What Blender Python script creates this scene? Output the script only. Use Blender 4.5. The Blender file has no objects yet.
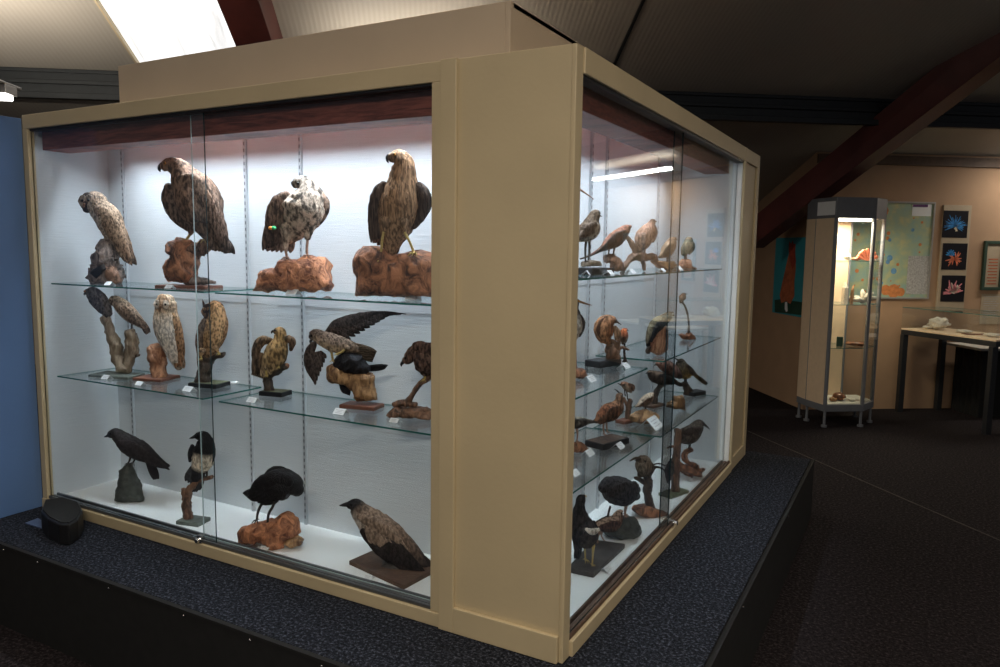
import bpy, math, random
from mathutils import Vector, Matrix, noise
random.seed(5)
SC = bpy.context.scene
COL = SC.collection

# ---------------------------------------------------------------- camera
F = 750.37; PI_, RO, YA = 0.1118, 0.0132, 0.5039
CAM = Vector((0.9467, -2.1843, 1.7729))
FW = Vector((-math.sin(YA)*math.cos(PI_), math.cos(YA)*math.cos(PI_), -math.sin(PI_)))
RT0 = Vector((math.cos(YA), math.sin(YA), 0)); UP0 = RT0.cross(FW)
RT = RT0*math.cos(RO) + UP0*math.sin(RO); UP = -RT0*math.sin(RO) + UP0*math.cos(RO)
cd = bpy.data.cameras.new('camera'); cam = bpy.data.objects.new('camera', cd); COL.objects.link(cam)
cd.sensor_width = 36; cd.lens = F*36/1000; cd.clip_start = .05; cd.clip_end = 100
m = Matrix((RT, UP, -FW)).transposed().to_4x4(); m.translation = CAM; cam.matrix_world = m
SC.camera = cam
def ray(x, y): return (FW*F + RT*(x-500) + UP*(333.5-y)).normalized()
def on_plane(x, y, p0, n):
    d = ray(x, y); return CAM + d*((p0-CAM).dot(n)/d.dot(n))
def on_z(x, y, z): return on_plane(x, y, Vector((0, 0, z)), Vector((0, 0, 1)))
PT = .4                                            # platform top
TH = math.radians(35)
D1 = Vector((-math.sin(TH), math.cos(TH), 0)); D2 = Vector((math.cos(TH), math.sin(TH), 0))
def ST(s, t, z=0):                                  # building axes -> world
    v = D2*s + D1*t; return Vector((CAM.x+v.x, CAM.y+v.y, z))

# ---------------------------------------------------------------- materials
MATS = {}
def nodes(name):
    mt = bpy.data.materials.new(name); mt.use_nodes = True; nt = mt.node_tree
    b = nt.nodes['Principled BSDF']; MATS[name] = mt; return mt, nt, b
def nd(nt, t, **k):
    n = nt.nodes.new(t)
    for a, v in k.items():
        if a in n.inputs: n.inputs[a].default_value = v
        else: setattr(n, a, v)
    return n
def simple(name, col, rough=.6, metal=0, var=.12, scale=20, bump=0, bscale=None, spec=.5, stretch=None):
    mt, nt, b = nodes(name); L = nt.links.new
    tc = nd(nt, 'ShaderNodeTexCoord'); mp = nd(nt, 'ShaderNodeMapping')
    if stretch: mp.inputs['Scale'].default_value = stretch
    L(tc.outputs['Object'], mp.inputs[0])
    nz = nd(nt, 'ShaderNodeTexNoise', Scale=scale, Detail=4.0); L(mp.outputs[0], nz.inputs['Vector'])
    mr = nd(nt, 'ShaderNodeMapRange'); mr.inputs['From Min'].default_value = .3; mr.inputs['From Max'].default_value = .7
    mr.inputs['To Min'].default_value = 1-var; mr.inputs['To Max'].default_value = 1+var
    L(nz.outputs['Fac'], mr.inputs['Value'])
    mx = nd(nt, 'ShaderNodeVectorMath', operation='MULTIPLY'); mx.inputs[0].default_value = col[:3]
    L(mr.outputs[0], mx.inputs[1]); L(mx.outputs[0], b.inputs['Base Color'])
    b.inputs['Roughness'].default_value = rough; b.inputs['Metallic'].default_value = metal
    b.inputs['Specular IOR Level'].default_value = spec
    if bump:
        n2 = nd(nt, 'ShaderNodeTexNoise', Scale=bscale or scale*4, Detail=5.0); L(mp.outputs[0], n2.inputs['Vector'])
        bp = nd(nt, 'ShaderNodeBump', Strength=bump, Distance=.01); L(n2.outputs['Fac'], bp.inputs['Height']); L(bp.outputs[0], b.inputs['Normal'])
    return mt
def emit(name, col, st):
    mt, nt, b = nodes(name); b.inputs['Base Color'].default_value = (*col, 1)
    b.inputs['Emission Color'].default_value = (*col, 1); b.inputs['Emission Strength'].default_value = st; return mt
simple('cream_paint', (.57, .465, .29), .5, var=.05, scale=3, bump=.06, bscale=60)
simple('bulkhead_paint', (.56, .45, .33), .6, var=.05, scale=3)
simple('white_paint', (.9, .92, .92), .6, var=.03, scale=5)
simple('grey_metal', (.16, .17, .18), .35, .7, var=.05)
simple('dark_metal', (.03, .032, .036), .4, .3, var=.05)
simple('chrome', (.7, .7, .7), .15, 1, var=.02)
simple('mahogany', (.13, .022, .014), .35, var=.35, scale=6, stretch=(1, 1, 9))
simple('upright_grey', (.5, .53, .56), .4, var=.03)
simple('blue_board', (.105, .20, .41), .6, var=.03, scale=3)
simple('black_panel', (.02, .02, .02), .8, var=.1, spec=.2)
simple('black_plastic', (.008, .008, .009), .45, var=.1)
simple('plaster', (.42, .27, .165), .8, var=.06, scale=4, bump=.1, bscale=70)
simple('steel_red', (.10, .022, .018), .5, var=.25, scale=4)
simple('purlin_steel', (.028, .032, .035), .45, .4, var=.1)
simple('rail_wood', (.12, .07, .04), .6, var=.2, stretch=(1, 1, 1))
simple('seam', (.05, .04, .035), .8, var=.3)
simple('card_white', (.82, .84, .85), .6, var=.02)
simple('ink', (.3, .3, .33), .6, var=0)
simple('leg_yellow', (.5, .36, .12), .5, var=.2, scale=200)
simple('leg_dark', (.03, .025, .022), .5, var=.2, scale=200)
simple('leg_flesh', (.4, .24, .17), .5, var=.2, scale=200)
simple('horn_dark', (.015, .014, .015), .3, var=.1)
simple('horn_yellow', (.6, .4, .1), .35, var=.1)
simple('horn_brown', (.25, .12, .06), .4, var=.1)
simple('eye_black', (.004, .004, .004), .08, var=0)
simple('eye_amber', (.5, .2, .02), .1, var=0)
simple('tag_green', (.05, .7, .25), .5, var=.05); simple('tag_orange', (.9, .35, .04), .5, var=.05)
simple('rock_dark', (.06, .065, .055), .55, var=.5, scale=30, bump=.6)
simple('slate', (.07, .06, .055), .7, var=.3, scale=25, bump=.3)
simple('base_red', (.16, .06, .035), .45, var=.2, stretch=(8, 1, 1))
simple('base_black', (.012, .013, .016), .4, var=.1)
simple('base_green', (.16, .17, .1), .8, var=.3, scale=60, bump=.4)
simple('base_greygreen', (.13, .15, .13), .7, var=.25, scale=40, bump=.3)
simple('base_brown', (.1, .055, .035), .6, var=.3, scale=20, bump=.3)
simple('cab_grey', (.17, .18, .2), .5, .1, var=.05)
simple('cab_panel', (.74, .57, .39), .6, var=.04)
simple('felt_cloth', (.006, .006, .006), .9, var=.2)
simple('white_top', (.6, .58, .52), .5, var=.05)
simple('shell_white', (.75, .7, .6), .5, var=.2, scale=80, bump=.5)
simple('shell_orange', (.75, .2, .1), .45, var=.2, scale=80, bump=.4)
simple('shell_brown', (.2, .08, .04), .35, var=.5, scale=60)
simple('frame_green', (.03, .06, .04), .5, var=.1)
simple('frame_alu', (.45, .43, .4), .4, .6, var=.05)
simple('board_beige', (.42, .34, .24), .7, var=.04)
simple('photo_black', (.01, .008, .01), .3, var=.1)
simple('poster_cyan', (.03, .30, .36), .5, var=.08, scale=4)
simple('paint_red', (.35, .05, .025), .6, var=.3, scale=15); simple('paint_orange', (.42, .12, .05), .6, var=.3, scale=15)
simple('paint_darkgreen', (.015, .06, .04), .6, var=.3, scale=10)
simple('paint_blue', (.04, .25, .6), .5, var=.4, scale=60); simple('paint_pink', (.7, .25, .28), .5, var=.4, scale=60)
simple('paint_cream', (.75, .65, .45), .5, var=.2, scale=60); simple('map_orange', (.6, .22, .07), .6, var=.2, scale=30)
simple('map_blue', (.13, .3, .5), .6, var=.2, scale=30); simple('map_grey', (.42, .42, .42), .6, var=.3, scale=60)
simple('purple', (.12, .03, .14), .6, var=.1)
simple('plate_reflection', (.1, .14, .25), .3, var=.1)
emit('tube_light', (1, .97, .92), 9); emit('tube_cool', (.85, .93, 1), 6); emit('lamp_warm', (1, .9, .7), 5)

def wood(name, c1, c2, scale=14, bump=.7, stretch=(1, 1, .35)):
    mt, nt, b = nodes(name); L = nt.links.new
    tc = nd(nt, 'ShaderNodeTexCoord'); mp = nd(nt, 'ShaderNodeMapping'); mp.inputs['Scale'].default_value = stretch
    L(tc.outputs['Object'], mp.inputs[0])
    nz = nd(nt, 'ShaderNodeTexNoise', Scale=scale, Detail=7.0, Roughness=.65, Distortion=1.2); L(mp.outputs[0], nz.inputs['Vector'])
    cr = nd(nt, 'ShaderNodeValToRGB'); cr.color_ramp.elements[0].position = .36; cr.color_ramp.elements[0].color = (*c1, 1)
    cr.color_ramp.elements[1].position = .62; cr.color_ramp.elements[1].color = (*c2, 1)
    L(nz.outputs['Fac'], cr.inputs[0]); L(cr.outputs[0], b.inputs['Base Color'])
    bp = nd(nt, 'ShaderNodeBump', Strength=bump, Distance=.012); L(nz.outputs['Fac'], bp.inputs['Height']); L(bp.outputs[0], b.inputs['Normal'])
    b.inputs['Roughness'].default_value = .55
wood('burl_orange', (.14, .04, .02), (.78, .33, .16), 26, 1.0, (1, 1, .7))
wood('burl_dark', (.05, .018, .01), (.55, .23, .11), 22, 1.0, (1, 1, .7))
wood('drift_brown', (.04, .022, .014), (.34, .18, .11), 34, 1.0)
wood('stump_grey', (.05, .038, .034), (.34, .26, .22), 34, 1.0)
wood('bark_pale', (.16, .11, .07), (.42, .33, .24), 26)
wood('bark_orange', (.16, .045, .02), (.72, .38, .22), 34, 1.0)
wood('bark_dark', (.02, .014, .011), (.1, .065, .045), 30)
wood('bark_gold', (.12, .055, .025), (.58, .33, .15), 30, 1.0)

def plumage(name, kind='mottle', scale=90, con=.5, stretch=(1, 1, 1), light=(.75, .7, .62), rough=.75):
    mt, nt, b = nodes(name); L = nt.links.new
    at = nd(nt, 'ShaderNodeAttribute', attribute_name='Col')
    tc = nd(nt, 'ShaderNodeTexCoord'); mp = nd(nt, 'ShaderNodeMapping'); mp.inputs['Scale'].default_value = stretch
    L(tc.outputs['Object'], mp.inputs[0])
    if kind == 'bar':
        t = nd(nt, 'ShaderNodeTexWave', Scale=scale, Distortion=5.0, Detail=2.0); t.inputs['Detail Scale'].default_value = 2; t.bands_direction = 'Z'; out = t.outputs['Fac']
    elif kind == 'mottle':
        t = nd(nt, 'ShaderNodeTexVoronoi', Scale=scale, feature='SMOOTH_F1'); out = t.outputs['Distance']; t3 = nd(nt, 'ShaderNodeTexNoise', Scale=scale*.8, Detail=2.0); L(mp.outputs[0], t3.inputs['Vector'])
        ad = nd(nt, 'ShaderNodeMath', operation='MULTIPLY_ADD'); ad.inputs[1].default_value = .7; L(t3.outputs['Fac'], ad.inputs[0]); L(out, ad.inputs[2]); out = ad.outputs[0]
    else:
        t = nd(nt, 'ShaderNodeTexNoise', Scale=scale, Detail=3.0); out = t.outputs['Fac']
    L(mp.outputs[0], t.inputs['Vector'])
    mr = nd(nt, 'ShaderNodeMapRange'); mr.interpolation_type = 'SMOOTHSTEP'
    a, c = {'bar': (.2, .8), 'mottle': (.5, 1.0), 'noise': (.36, .64)}[kind]
    mr.inputs['From Min'].default_value = a; mr.inputs['From Max'].default_value = c
    L(out, mr.inputs['Value'])
    dk = nd(nt, 'ShaderNodeVectorMath', operation='SCALE'); dk.inputs['Scale'].default_value = 1-con; L(at.outputs['Color'], dk.inputs[0])
    mx = nd(nt, 'ShaderNodeMix', data_type='RGBA'); L(mr.outputs[0], mx.inputs['Factor']); L(dk.outputs[0], mx.inputs['A'])
    m2 = nd(nt, 'ShaderNodeVectorMath', operation='SCALE'); m2.inputs['Scale'].default_value = 1+.55*con; L(at.outputs['Color'], m2.inputs[0])
    L(m2.outputs[0], mx.inputs['B']); L(mx.outputs['Result'], b.inputs['Base Color'])
    n2 = nd(nt, 'ShaderNodeTexNoise', Scale=160.0, Detail=3.0); L(mp.outputs[0], n2.inputs['Vector'])
    bp = nd(nt, 'ShaderNodeBump', Strength=.8, Distance=.008); L(n2.outputs['Fac'], bp.inputs['Height']); L(bp.outputs[0], b.inputs['Normal'])
    b.inputs['Roughness'].default_value = rough; b.inputs['Specular IOR Level'].default_value = .25
plumage('feather_owl', 'mottle', 120, .62, (1, 1, .6))
plumage('feather_hawk', 'noise', 85, .72, (1, 1, .4))
plumage('feather_streak', 'noise', 130, .6, (1, 1, .12))
plumage('feather_blotch', 'noise', 48, .85, (1, 1, .6))
plumage('feather_soft', 'noise', 95, .5, (1, 1, .5))
plumage('feather_bar', 'bar', 30, .45)
plumage('feather_black', 'noise', 70, .4, (1, 1, 1), (.05, .05, .07), .5)

def carpet(name, c1, c2, c3, sc):
    mt, nt, b = nodes(name); L = nt.links.new
    tc = nd(nt, 'ShaderNodeTexCoord'); nz = nd(nt, 'ShaderNodeTexNoise', Scale=sc, Detail=2.0, Roughness=.8); L(tc.outputs['Object'], nz.inputs['Vector'])
    cr = nd(nt, 'ShaderNodeValToRGB'); e = cr.color_ramp.elements; e[0].position = .38; e[0].color = (*c1, 1); e[1].position = .7; e[1].color = (*c3, 1)
    k = e.new(.55); k.color = (*c2, 1)
    L(nz.outputs['Fac'], cr.inputs[0]); L(cr.outputs[0], b.inputs['Base Color']); b.inputs['Roughness'].default_value = .95; b.inputs['Specular IOR Level'].default_value = .1
    bp = nd(nt, 'ShaderNodeBump', Strength=.6, Distance=.01); L(nz.outputs['Fac'], bp.inputs['Height']); L(bp.outputs[0], b.inputs['Normal'])
carpet('platform_carpet', (.006, .007, .010), (.022, .025, .034), (.10, .11, .145), 85)
carpet('floor_carpet', (.008, .006, .007), (.022, .018, .020), (.06, .048, .05), 60)

# woven wallpaper inside the case
mt, nt, b = nodes('woven_white'); L = nt.links.new
tc = nd(nt, 'ShaderNodeTexCoord'); mp = nd(nt, 'ShaderNodeMapping'); mp.inputs['Scale'].default_value = (3, 3, 45); L(tc.outputs['Object'], mp.inputs[0])
nz = nd(nt, 'ShaderNodeTexNoise', Scale=4.0, Detail=5.0); L(mp.outputs[0], nz.inputs['Vector'])
mr = nd(nt, 'ShaderNodeMapRange'); mr.inputs['To Min'].default_value = .9; mr.inputs['To Max'].default_value = 1.05; L(nz.outputs['Fac'], mr.inputs['Value'])
mx = nd(nt, 'ShaderNodeVectorMath', operation='MULTIPLY'); mx.inputs[0].default_value = (.70, .74, .77); L(mr.outputs[0], mx.inputs[1]); L(mx.outputs[0], b.inputs['Base Color'])
bp = nd(nt, 'ShaderNodeBump', Strength=.2, Distance=.006); L(nz.outputs['Fac'], bp.inputs['Height']); L(bp.outputs[0], b.inputs['Normal']); b.inputs['Roughness'].default_value = .7

# corrugated ceiling sheet: ribs run down the slope (object Y)
mt, nt, b = nodes('corrugated'); L = nt.links.new
tc = nd(nt, 'ShaderNodeTexCoord'); wv = nd(nt, 'ShaderNodeTexWave', Scale=8.0, Distortion=0.0); wv.bands_direction = 'X'; wv.wave_profile = 'SIN'; L(tc.outputs['Object'], wv.inputs['Vector'])
nz = nd(nt, 'ShaderNodeTexNoise', Scale=.8, Detail=3.0); L(tc.outputs['Object'], nz.inputs['Vector'])
mr = nd(nt, 'ShaderNodeMapRange'); mr.inputs['To Min'].default_value = .85; mr.inputs['To Max'].default_value = 1.12; L(nz.outputs['Fac'], mr.inputs['Value'])
m1 = nd(nt, 'ShaderNodeMapRange'); m1.inputs['To Min'].default_value = .97; m1.inputs['To Max'].default_value = 1.04; L(wv.outputs['Fac'], m1.inputs['Value'])
mu = nd(nt, 'ShaderNodeMath', operation='MULTIPLY'); L(mr.outputs[0], mu.inputs[0]); L(m1.outputs[0], mu.inputs[1])
mx = nd(nt, 'ShaderNodeVectorMath', operation='MULTIPLY'); mx.inputs[0].default_value = (.36, .33, .29); L(mu.outputs[0], mx.inputs[1]); L(mx.outputs[0], b.inputs['Base Color'])
bp = nd(nt, 'ShaderNodeBump', Strength=.10, Distance=.01); L(wv.outputs['Fac'], bp.inputs['Height']); L(bp.outputs[0], b.inputs['Normal']); b.inputs['Roughness'].default_value = .6

# skylight: bright daylight behind a grubby translucent sheet
mt, nt, b = nodes('skylight_sheet'); L = nt.links.new
tc = nd(nt, 'ShaderNodeTexCoord'); mp = nd(nt, 'ShaderNodeMapping'); mp.inputs['Scale'].default_value = (5, .7, 1); L(tc.outputs['Object'], mp.inputs[0])
nz = nd(nt, 'ShaderNodeTexNoise', Scale=2.0, Detail=6.0, Distortion=.6); L(mp.outputs[0], nz.inputs['Vector'])
cr = nd(nt, 'ShaderNodeValToRGB'); e = cr.color_ramp.elements; e[0].position = .3; e[0].color = (.45, .47, .48, 1); e[1].position = .5; e[1].color = (1, 1, 1, 1)
L(nz.outputs['Fac'], cr.inputs[0]); L(cr.outputs[0], b.inputs['Emission Color']); b.inputs['Emission Strength'].default_value = 1.12

# glass: clear sheet with mirror reflection by angle; the cut edges are green
def glassmat(name, tint):
    mt, nt, b = nodes(name); L = nt.links.new; nt.nodes.remove(b); out = nt.nodes['Material Output']
    tr = nd(nt, 'ShaderNodeBsdfTransparent', Color=(*tint, 1)); gl = nd(nt, 'ShaderNodeBsdfGlossy', Roughness=.0); gl.inputs['Color'].default_value = (.9, .95, .97, 1)
    fc = nd(nt, 'ShaderNodeLayerWeight', Blend=.5); pw = nd(nt, 'ShaderNodeMath', operation='POWER'); pw.inputs[1].default_value = 5
    fr = nd(nt, 'ShaderNodeMath', operation='MULTIPLY_ADD'); fr.inputs[1].default_value = .9; fr.inputs[2].default_value = .035; ms = nd(nt, 'ShaderNodeMixShader')
    L(fc.outputs['Facing'], pw.inputs[0]); L(pw.outputs[0], fr.inputs[0]); L(fr.outputs[0], ms.inputs[0]); L(tr.outputs[0], ms.inputs[1]); L(gl.outputs[0], ms.inputs[2]); L(ms.outputs[0], out.inputs['Surface'])
glassmat('glass', (.975, .985, .985)); glassmat('shelf_glass', (.975, .988, .985))
simple('glass_edge', (.03, .16, .14), .15, var=.1); simple('glass_edge_dark', (.012, .03, .035), .15, var=.1); simple('glass_edge_light', (.45, .55, .55), .2, var=.1)

# map sheet
mt, nt, b = nodes('map_sheet'); L = nt.links.new
tc = nd(nt, 'ShaderNodeTexCoord'); nz = nd(nt, 'ShaderNodeTexNoise', Scale=9.0, Detail=8.0); L(tc.outputs['Object'], nz.inputs['Vector'])
cr = nd(nt, 'ShaderNodeValToRGB'); e = cr.color_ramp.elements; e[0].position = .3; e[0].color = (.28, .44, .42, 1); e[1].position = .66; e[1].color = (.52, .52, .28, 1); k = e.new(.5); k.color = (.36, .46, .32, 1)
L(nz.outputs['Fac'], cr.inputs[0]); L(cr.outputs[0], b.inputs['Base Color']); b.inputs['Roughness'].default_value = .6

# ---------------------------------------------------------------- mesh builder
class MB:
    def __init__(s): s.v = []; s.f = []; s.c = []; s.mi = []
    def add(s, vs, fs, col=(.5, .5, .5), mi=0):
        o = len(s.v); s.v += [Vector(v) for v in vs]
        s.c += (col if isinstance(col, list) else [col]*len(vs))
        s.f += [tuple(i+o for i in f) for f in fs]; s.mi += [mi]*len(fs); return s
    def box(s, x0, x1, y0, y1, z0, z1, mi=0, M=None):
        vs = [Vector((x, y, z)) for x in (x0, x1) for y in (y0, y1) for z in (z0, z1)]
        if M: vs = [M @ v for v in vs]
        return s.add(vs, [(0, 1, 3, 2), (4, 6, 7, 5), (0, 4, 5, 1), (2, 3, 7, 6), (0, 2, 6, 4), (1, 5, 7, 3)], mi=mi)
    def prism(s, pts, z0, z1, mi=0):
        n = len(pts); vs = [Vector((p[0], p[1], z0)) for p in pts]+[Vector((p[0], p[1], z1)) for p in pts]
        return s.add(vs, [tuple(range(n-1, -1, -1)), tuple(range(n, 2*n))]+[(i, (i+1) % n, n+(i+1) % n, n+i) for i in range(n)], mi=mi)
    def tube(s, pts, rs, seg=8, mi=0, col=(.5, .5, .5)):
        pts = [Vector(p) for p in pts]; vs = []; n = len(pts)
        if not isinstance(rs, (list, tuple)): rs = [rs]*n
        up = Vector((.13, .21, .97)); last = None
        for i, p in enumerate(pts):
            t = (pts[min(i+1, n-1)]-pts[max(i-1, 0)]).normalized()
            a = t.cross(up if abs(t.dot(up)) < .95 else Vector((1, 0, 0))).normalized()
            if last is not None:
                a = (last - t*last.dot(t)).normalized()
            last = a; b = t.cross(a)
            vs += [p+a*math.cos(2*math.pi*k/seg)*rs[i]+b*math.sin(2*math.pi*k/seg)*rs[i] for k in range(seg)]
        fs = [(i*seg+k, i*seg+(k+1) % seg, (i+1)*seg+(k+1) % seg, (i+1)*seg+k) for i in range(n-1) for k in range(seg)]
        fs += [tuple(range(seg-1, -1, -1)), tuple(range((n-1)*seg, n*seg))]
        return s.add(vs, fs, col, mi)
    def ball(s, c, r, sc=(1, 1, 1), n=10, mi=0, col=(.5, .5, .5), ns=0, seed=0):
        vs = []; c = Vector(c)
        for i in range(n+1):
            a = math.pi*i/n
            for k in range(2*n):
                b = math.pi*k/n; d = Vector((math.sin(a)*math.cos(b), math.sin(a)*math.sin(b), math.cos(a)))
                q = r*(1+ns*noise.noise(d*2.2+Vector((seed, 3.1*seed, 0))))
                vs.append(c+Vector((d.x*sc[0], d.y*sc[1], d.z*sc[2]))*q)
        w = 2*n
        return s.add(vs, [(i*w+k, (i+1)*w+k, (i+1)*w+(k+1) % w, i*w+(k+1) % w) for i in range(n) for k in range(w)], col, mi)
def obj(name, mb, mats, parent=None, smooth=False, bevel=0, origin=None, kind=None, label=None):
    if isinstance(mats, str): mats = [mats]
    o0 = parent['_o'] if (parent is not None and '_o' in parent) else None
    org = Vector(o0) if o0 is not None else (Vector(origin) if origin is not None else None)
    if org is None:
        lo = [min(v[i] for v in mb.v) for i in range(3)]; hi = [max(v[i] for v in mb.v) for i in range(3)]
        org = Vector(((lo[0]+hi[0])/2, (lo[1]+hi[1])/2, lo[2]))
    me = bpy.data.meshes.new(name); me.from_pydata([v-org for v in mb.v], [], mb.f)
    for q in mats: me.materials.append(MATS[q])
    me.polygons.foreach_set('material_index', mb.mi)
    me.polygons.foreach_set('use_smooth', [smooth]*len(mb.f))
    at = me.color_attributes.new('Col', 'FLOAT_COLOR', 'POINT')
    buf = []
    for c in mb.c: buf += [c[0], c[1], c[2], 1]
    at.data.foreach_set('color', buf)
    me.validate(); me.update()
    o = bpy.data.objects.new(name, me); COL.objects.link(o)
    o['_o'] = list(org)
    if parent is not None: o.parent = parent
    else: o.location = org
    if bevel:
        bv = o.modifiers.new('bevel', 'BEVEL'); bv.width = bevel; bv.segments = 2; bv.limit_method = 'ANGLE'
    if kind: o['kind'] = kind
    if label: o['label'] = label
    return o
def thing(name, label, cat, loc, group=None):
    o = bpy.data.objects.new(name, None); COL.objects.link(o); o.location = loc; o['_o'] = list(loc)
    o['label'] = label; o['category'] = cat; o.empty_display_size = .05
    if group: o['group'] = group
    return o
def tag(o, label, cat, group=None):
    o['label'] = label; o['category'] = cat
    if group: o['group'] = group
    return o
def stM(): return Matrix(((D2.x, D1.x, 0, CAM.x), (D2.y, D1.y, 0, CAM.y), (0, 0, 1, 0), (0, 0, 0, 1)))
M_ST = stM()

# ---------------------------------------------------------------- building shell
m_ = MB(); m_.add([ST(-14, -7, 0), ST(14, -7, 0), ST(14, 14, 0), ST(-14, 14, 0), ST(-14, -7, -.1), ST(14, -7, -.1), ST(14, 14, -.1), ST(-14, 14, -.1)],
                  [(0, 1, 2, 3), (7, 6, 5, 4), (0, 4, 5, 1), (1, 5, 6, 2), (2, 6, 7, 3), (3, 7, 4, 0)])
obj('floor', m_, 'floor_carpet', kind='structure')
SL = .333; ZC = 2.885
def cz(t): return ZC + SL*(8-t)
def SC_(s, t, dz=0): return ST(s, t, cz(t)+dz)
# ceiling object with local axes s / slope so that the ribs follow the slope
sl = math.atan(SL); ex = D2; ey = (D1*math.cos(sl) - Vector((0, 0, 1))*math.sin(sl)); ez = ex.cross(ey)
MC = Matrix((ex, ey, ez)).transposed().to_4x4(); MC.translation = SC_(0, 8)
MCI = MC.inverted()
def slopeobj(name, quads, mat, dz0=0, dz1=.05, kind='structure'):
    mb = MB()
    for (s0, s1, t0, t1) in quads:
        vs = [MCI @ SC_(s, t, d) for d in (dz0, dz1) for (s, t) in ((s0, t0), (s1, t0), (s1, t1), (s0, t1))]
        mb.add(vs, [(3, 2, 1, 0), (4, 5, 6, 7), (0, 1, 5, 4), (1, 2, 6, 5), (2, 3, 7, 6), (3, 0, 4, 7)])
    o = obj(name, mb, mat, origin=(0, 0, 0)); o.matrix_world = MC
    if kind: o['kind'] = kind
    return o
SK0, SK1 = -2.36, -1.37
slopeobj('ceiling', [(-14, SK0, -7, 14), (SK1, 14, -7, 14), (SK0, SK1, 6.86, 14), (SK0, SK1, -7, 1.0)], 'corrugated')
slopeobj('window_1', [(SK0, SK1, 1.0, 6.86)], 'skylight_sheet', .03, .05)
slopeobj('trim_1', [(SK0-.012, SK0+.004, 1.0, 6.86)], 'cream_paint', -.012, .03)
for i, s in enumerate((1.66, .0, 3.3)):
    slopeobj('trim_%d' % (2+i), [(s-.012, s+.012, 1, 8 if i < 1 else 3.0)], 'purlin_steel', -.014, 0)
# purlin (horizontal roof channel)
def purlin(name, t, zt, h=.2, w=.09):
    mb = MB(); z = zt
    mb.box(-14, 14, t-.02, t+w, z-.03, z, M=M_ST); mb.box(-14, 14, t, t+.03, z-h, z, M=M_ST); mb.box(-14, 14, t-.05, t+.02, z-h-.02, z-h+.03, M=M_ST)
    mb.box(-14, 14, t-.03, t, z-h*.55, z-h*.4, M=M_ST)
    obj(name, mb, 'purlin_steel', kind='structure', bevel=.004)
purlin('trim_5', 6.93, cz(6.93)-.0, .23)
# steel rafters: web, lower flange
def rafter(name, s, wl, t0=-2, t1=10.6, h=.34):
    mb = MB()
    def bx(s0, s1, a, b):
        vs = [SC_(s_, t, d) for d in (a, b) for (s_, t) in ((s0, t0), (s1, t0), (s1, t1), (s0, t1))]
        mb.add(vs, [(3, 2, 1, 0), (4, 5, 6, 7), (0, 1, 5, 4), (1, 2, 6, 5), (2, 3, 7, 6), (3, 0, 4, 7)])
    bx(s, s+wl, -h, -.0)
    bx(s-.004, s+wl+.004, -h-.02, -h)
    obj(name, mb, 'steel_red', kind='structure', bevel=.004)
def px_t(x, y, t): return on_plane(x, y, ST(0, t), D1)
mb = MB(); tA, tB = 5.9, 8.35
T1, T2 = px_t(1000, 13, tA), px_t(750, 220, tB); B1, B2 = px_t(1000, 55, tA), px_t(750, 246, tB)
d_ = (T2-T1); T0, B0 = T1-d_*.35, B1-(B2-B1)*.35; wv_ = Vector((-d_.y, d_.x, 0)).normalized()*-.2
if wv_.dot(D2) < 0: wv_ = -wv_
mb.add([T0, T2, B2, B0, T0+wv_, T2+wv_, B2+wv_, B0+wv_], [(0, 1, 2, 3), (7, 6, 5, 4), (0, 4, 5, 1), (1, 5, 6, 2), (2, 6, 7, 3), (3, 7, 4, 0)])
dn = Vector((0, 0, -.02)); fo = wv_*.06
mb.add([B0-fo, B2-fo, B2-fo+dn, B0-fo+dn, B0+wv_+fo, B2+wv_+fo, B2+wv_+fo+dn, B0+wv_+fo+dn], [(0, 1, 2, 3), (7, 6, 5, 4), (0, 4, 5, 1), (1, 5, 6, 2), (2, 6, 7, 3), (3, 7, 4, 0)])
obj('trim_6', mb, 'steel_red', kind='structure')
rafter('trim_7', -1.36, .27, t1=8.8, h=.30)
# walls
WT = 8.0; SCN = 4.34
def stbox(name, s0, s1, t0, t1, z0, z1, mat, kind='structure', **k):
    mb = MB(); mb.box(s0, s1, t0, t1, z0, z1, M=M_ST); return obj(name, mb, mat, kind=kind, **k)
stbox('wall_back', SCN, 12, WT, WT+.12, 0, 2.93, 'plaster')
mb = MB(); pts = [(8.12, 0), (11.6, 0), (11.6, cz(11.6)), (8.12, cz(8.12))]
mb.add([ST(s, t, z) for s in (SCN, SCN+.12) for (t, z) in pts], [(0, 1, 2, 3), (7, 6, 5, 4), (0, 4, 5, 1), (1, 5, 6, 2), (2, 6, 7, 3), (3, 7, 4, 0)])
obj('wall_right', mb, 'plaster', kind='structure')
stbox('wall_far', -14, SCN, 11.6, 11.72, 0, 1.75, 'plaster')
stbox('trim_8', SCN, 12, WT-.04, WT, 2.76, 2.86, 'rail_wood')

# floor seam strip
def P_on_floor(x, y): return on_z(x, y, 0)
a = P_on_floor(1010, 545); b_ = P_on_floor(745, 430); d = (b_-a).normalized(); n = Vector((-d.y, d.x, 0))*.005
mb = MB(); mb.prism([a+n, a-n, b_-n, b_+n], 0, .003); obj('trim_9', mb, 'seam', kind='structure')

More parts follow.
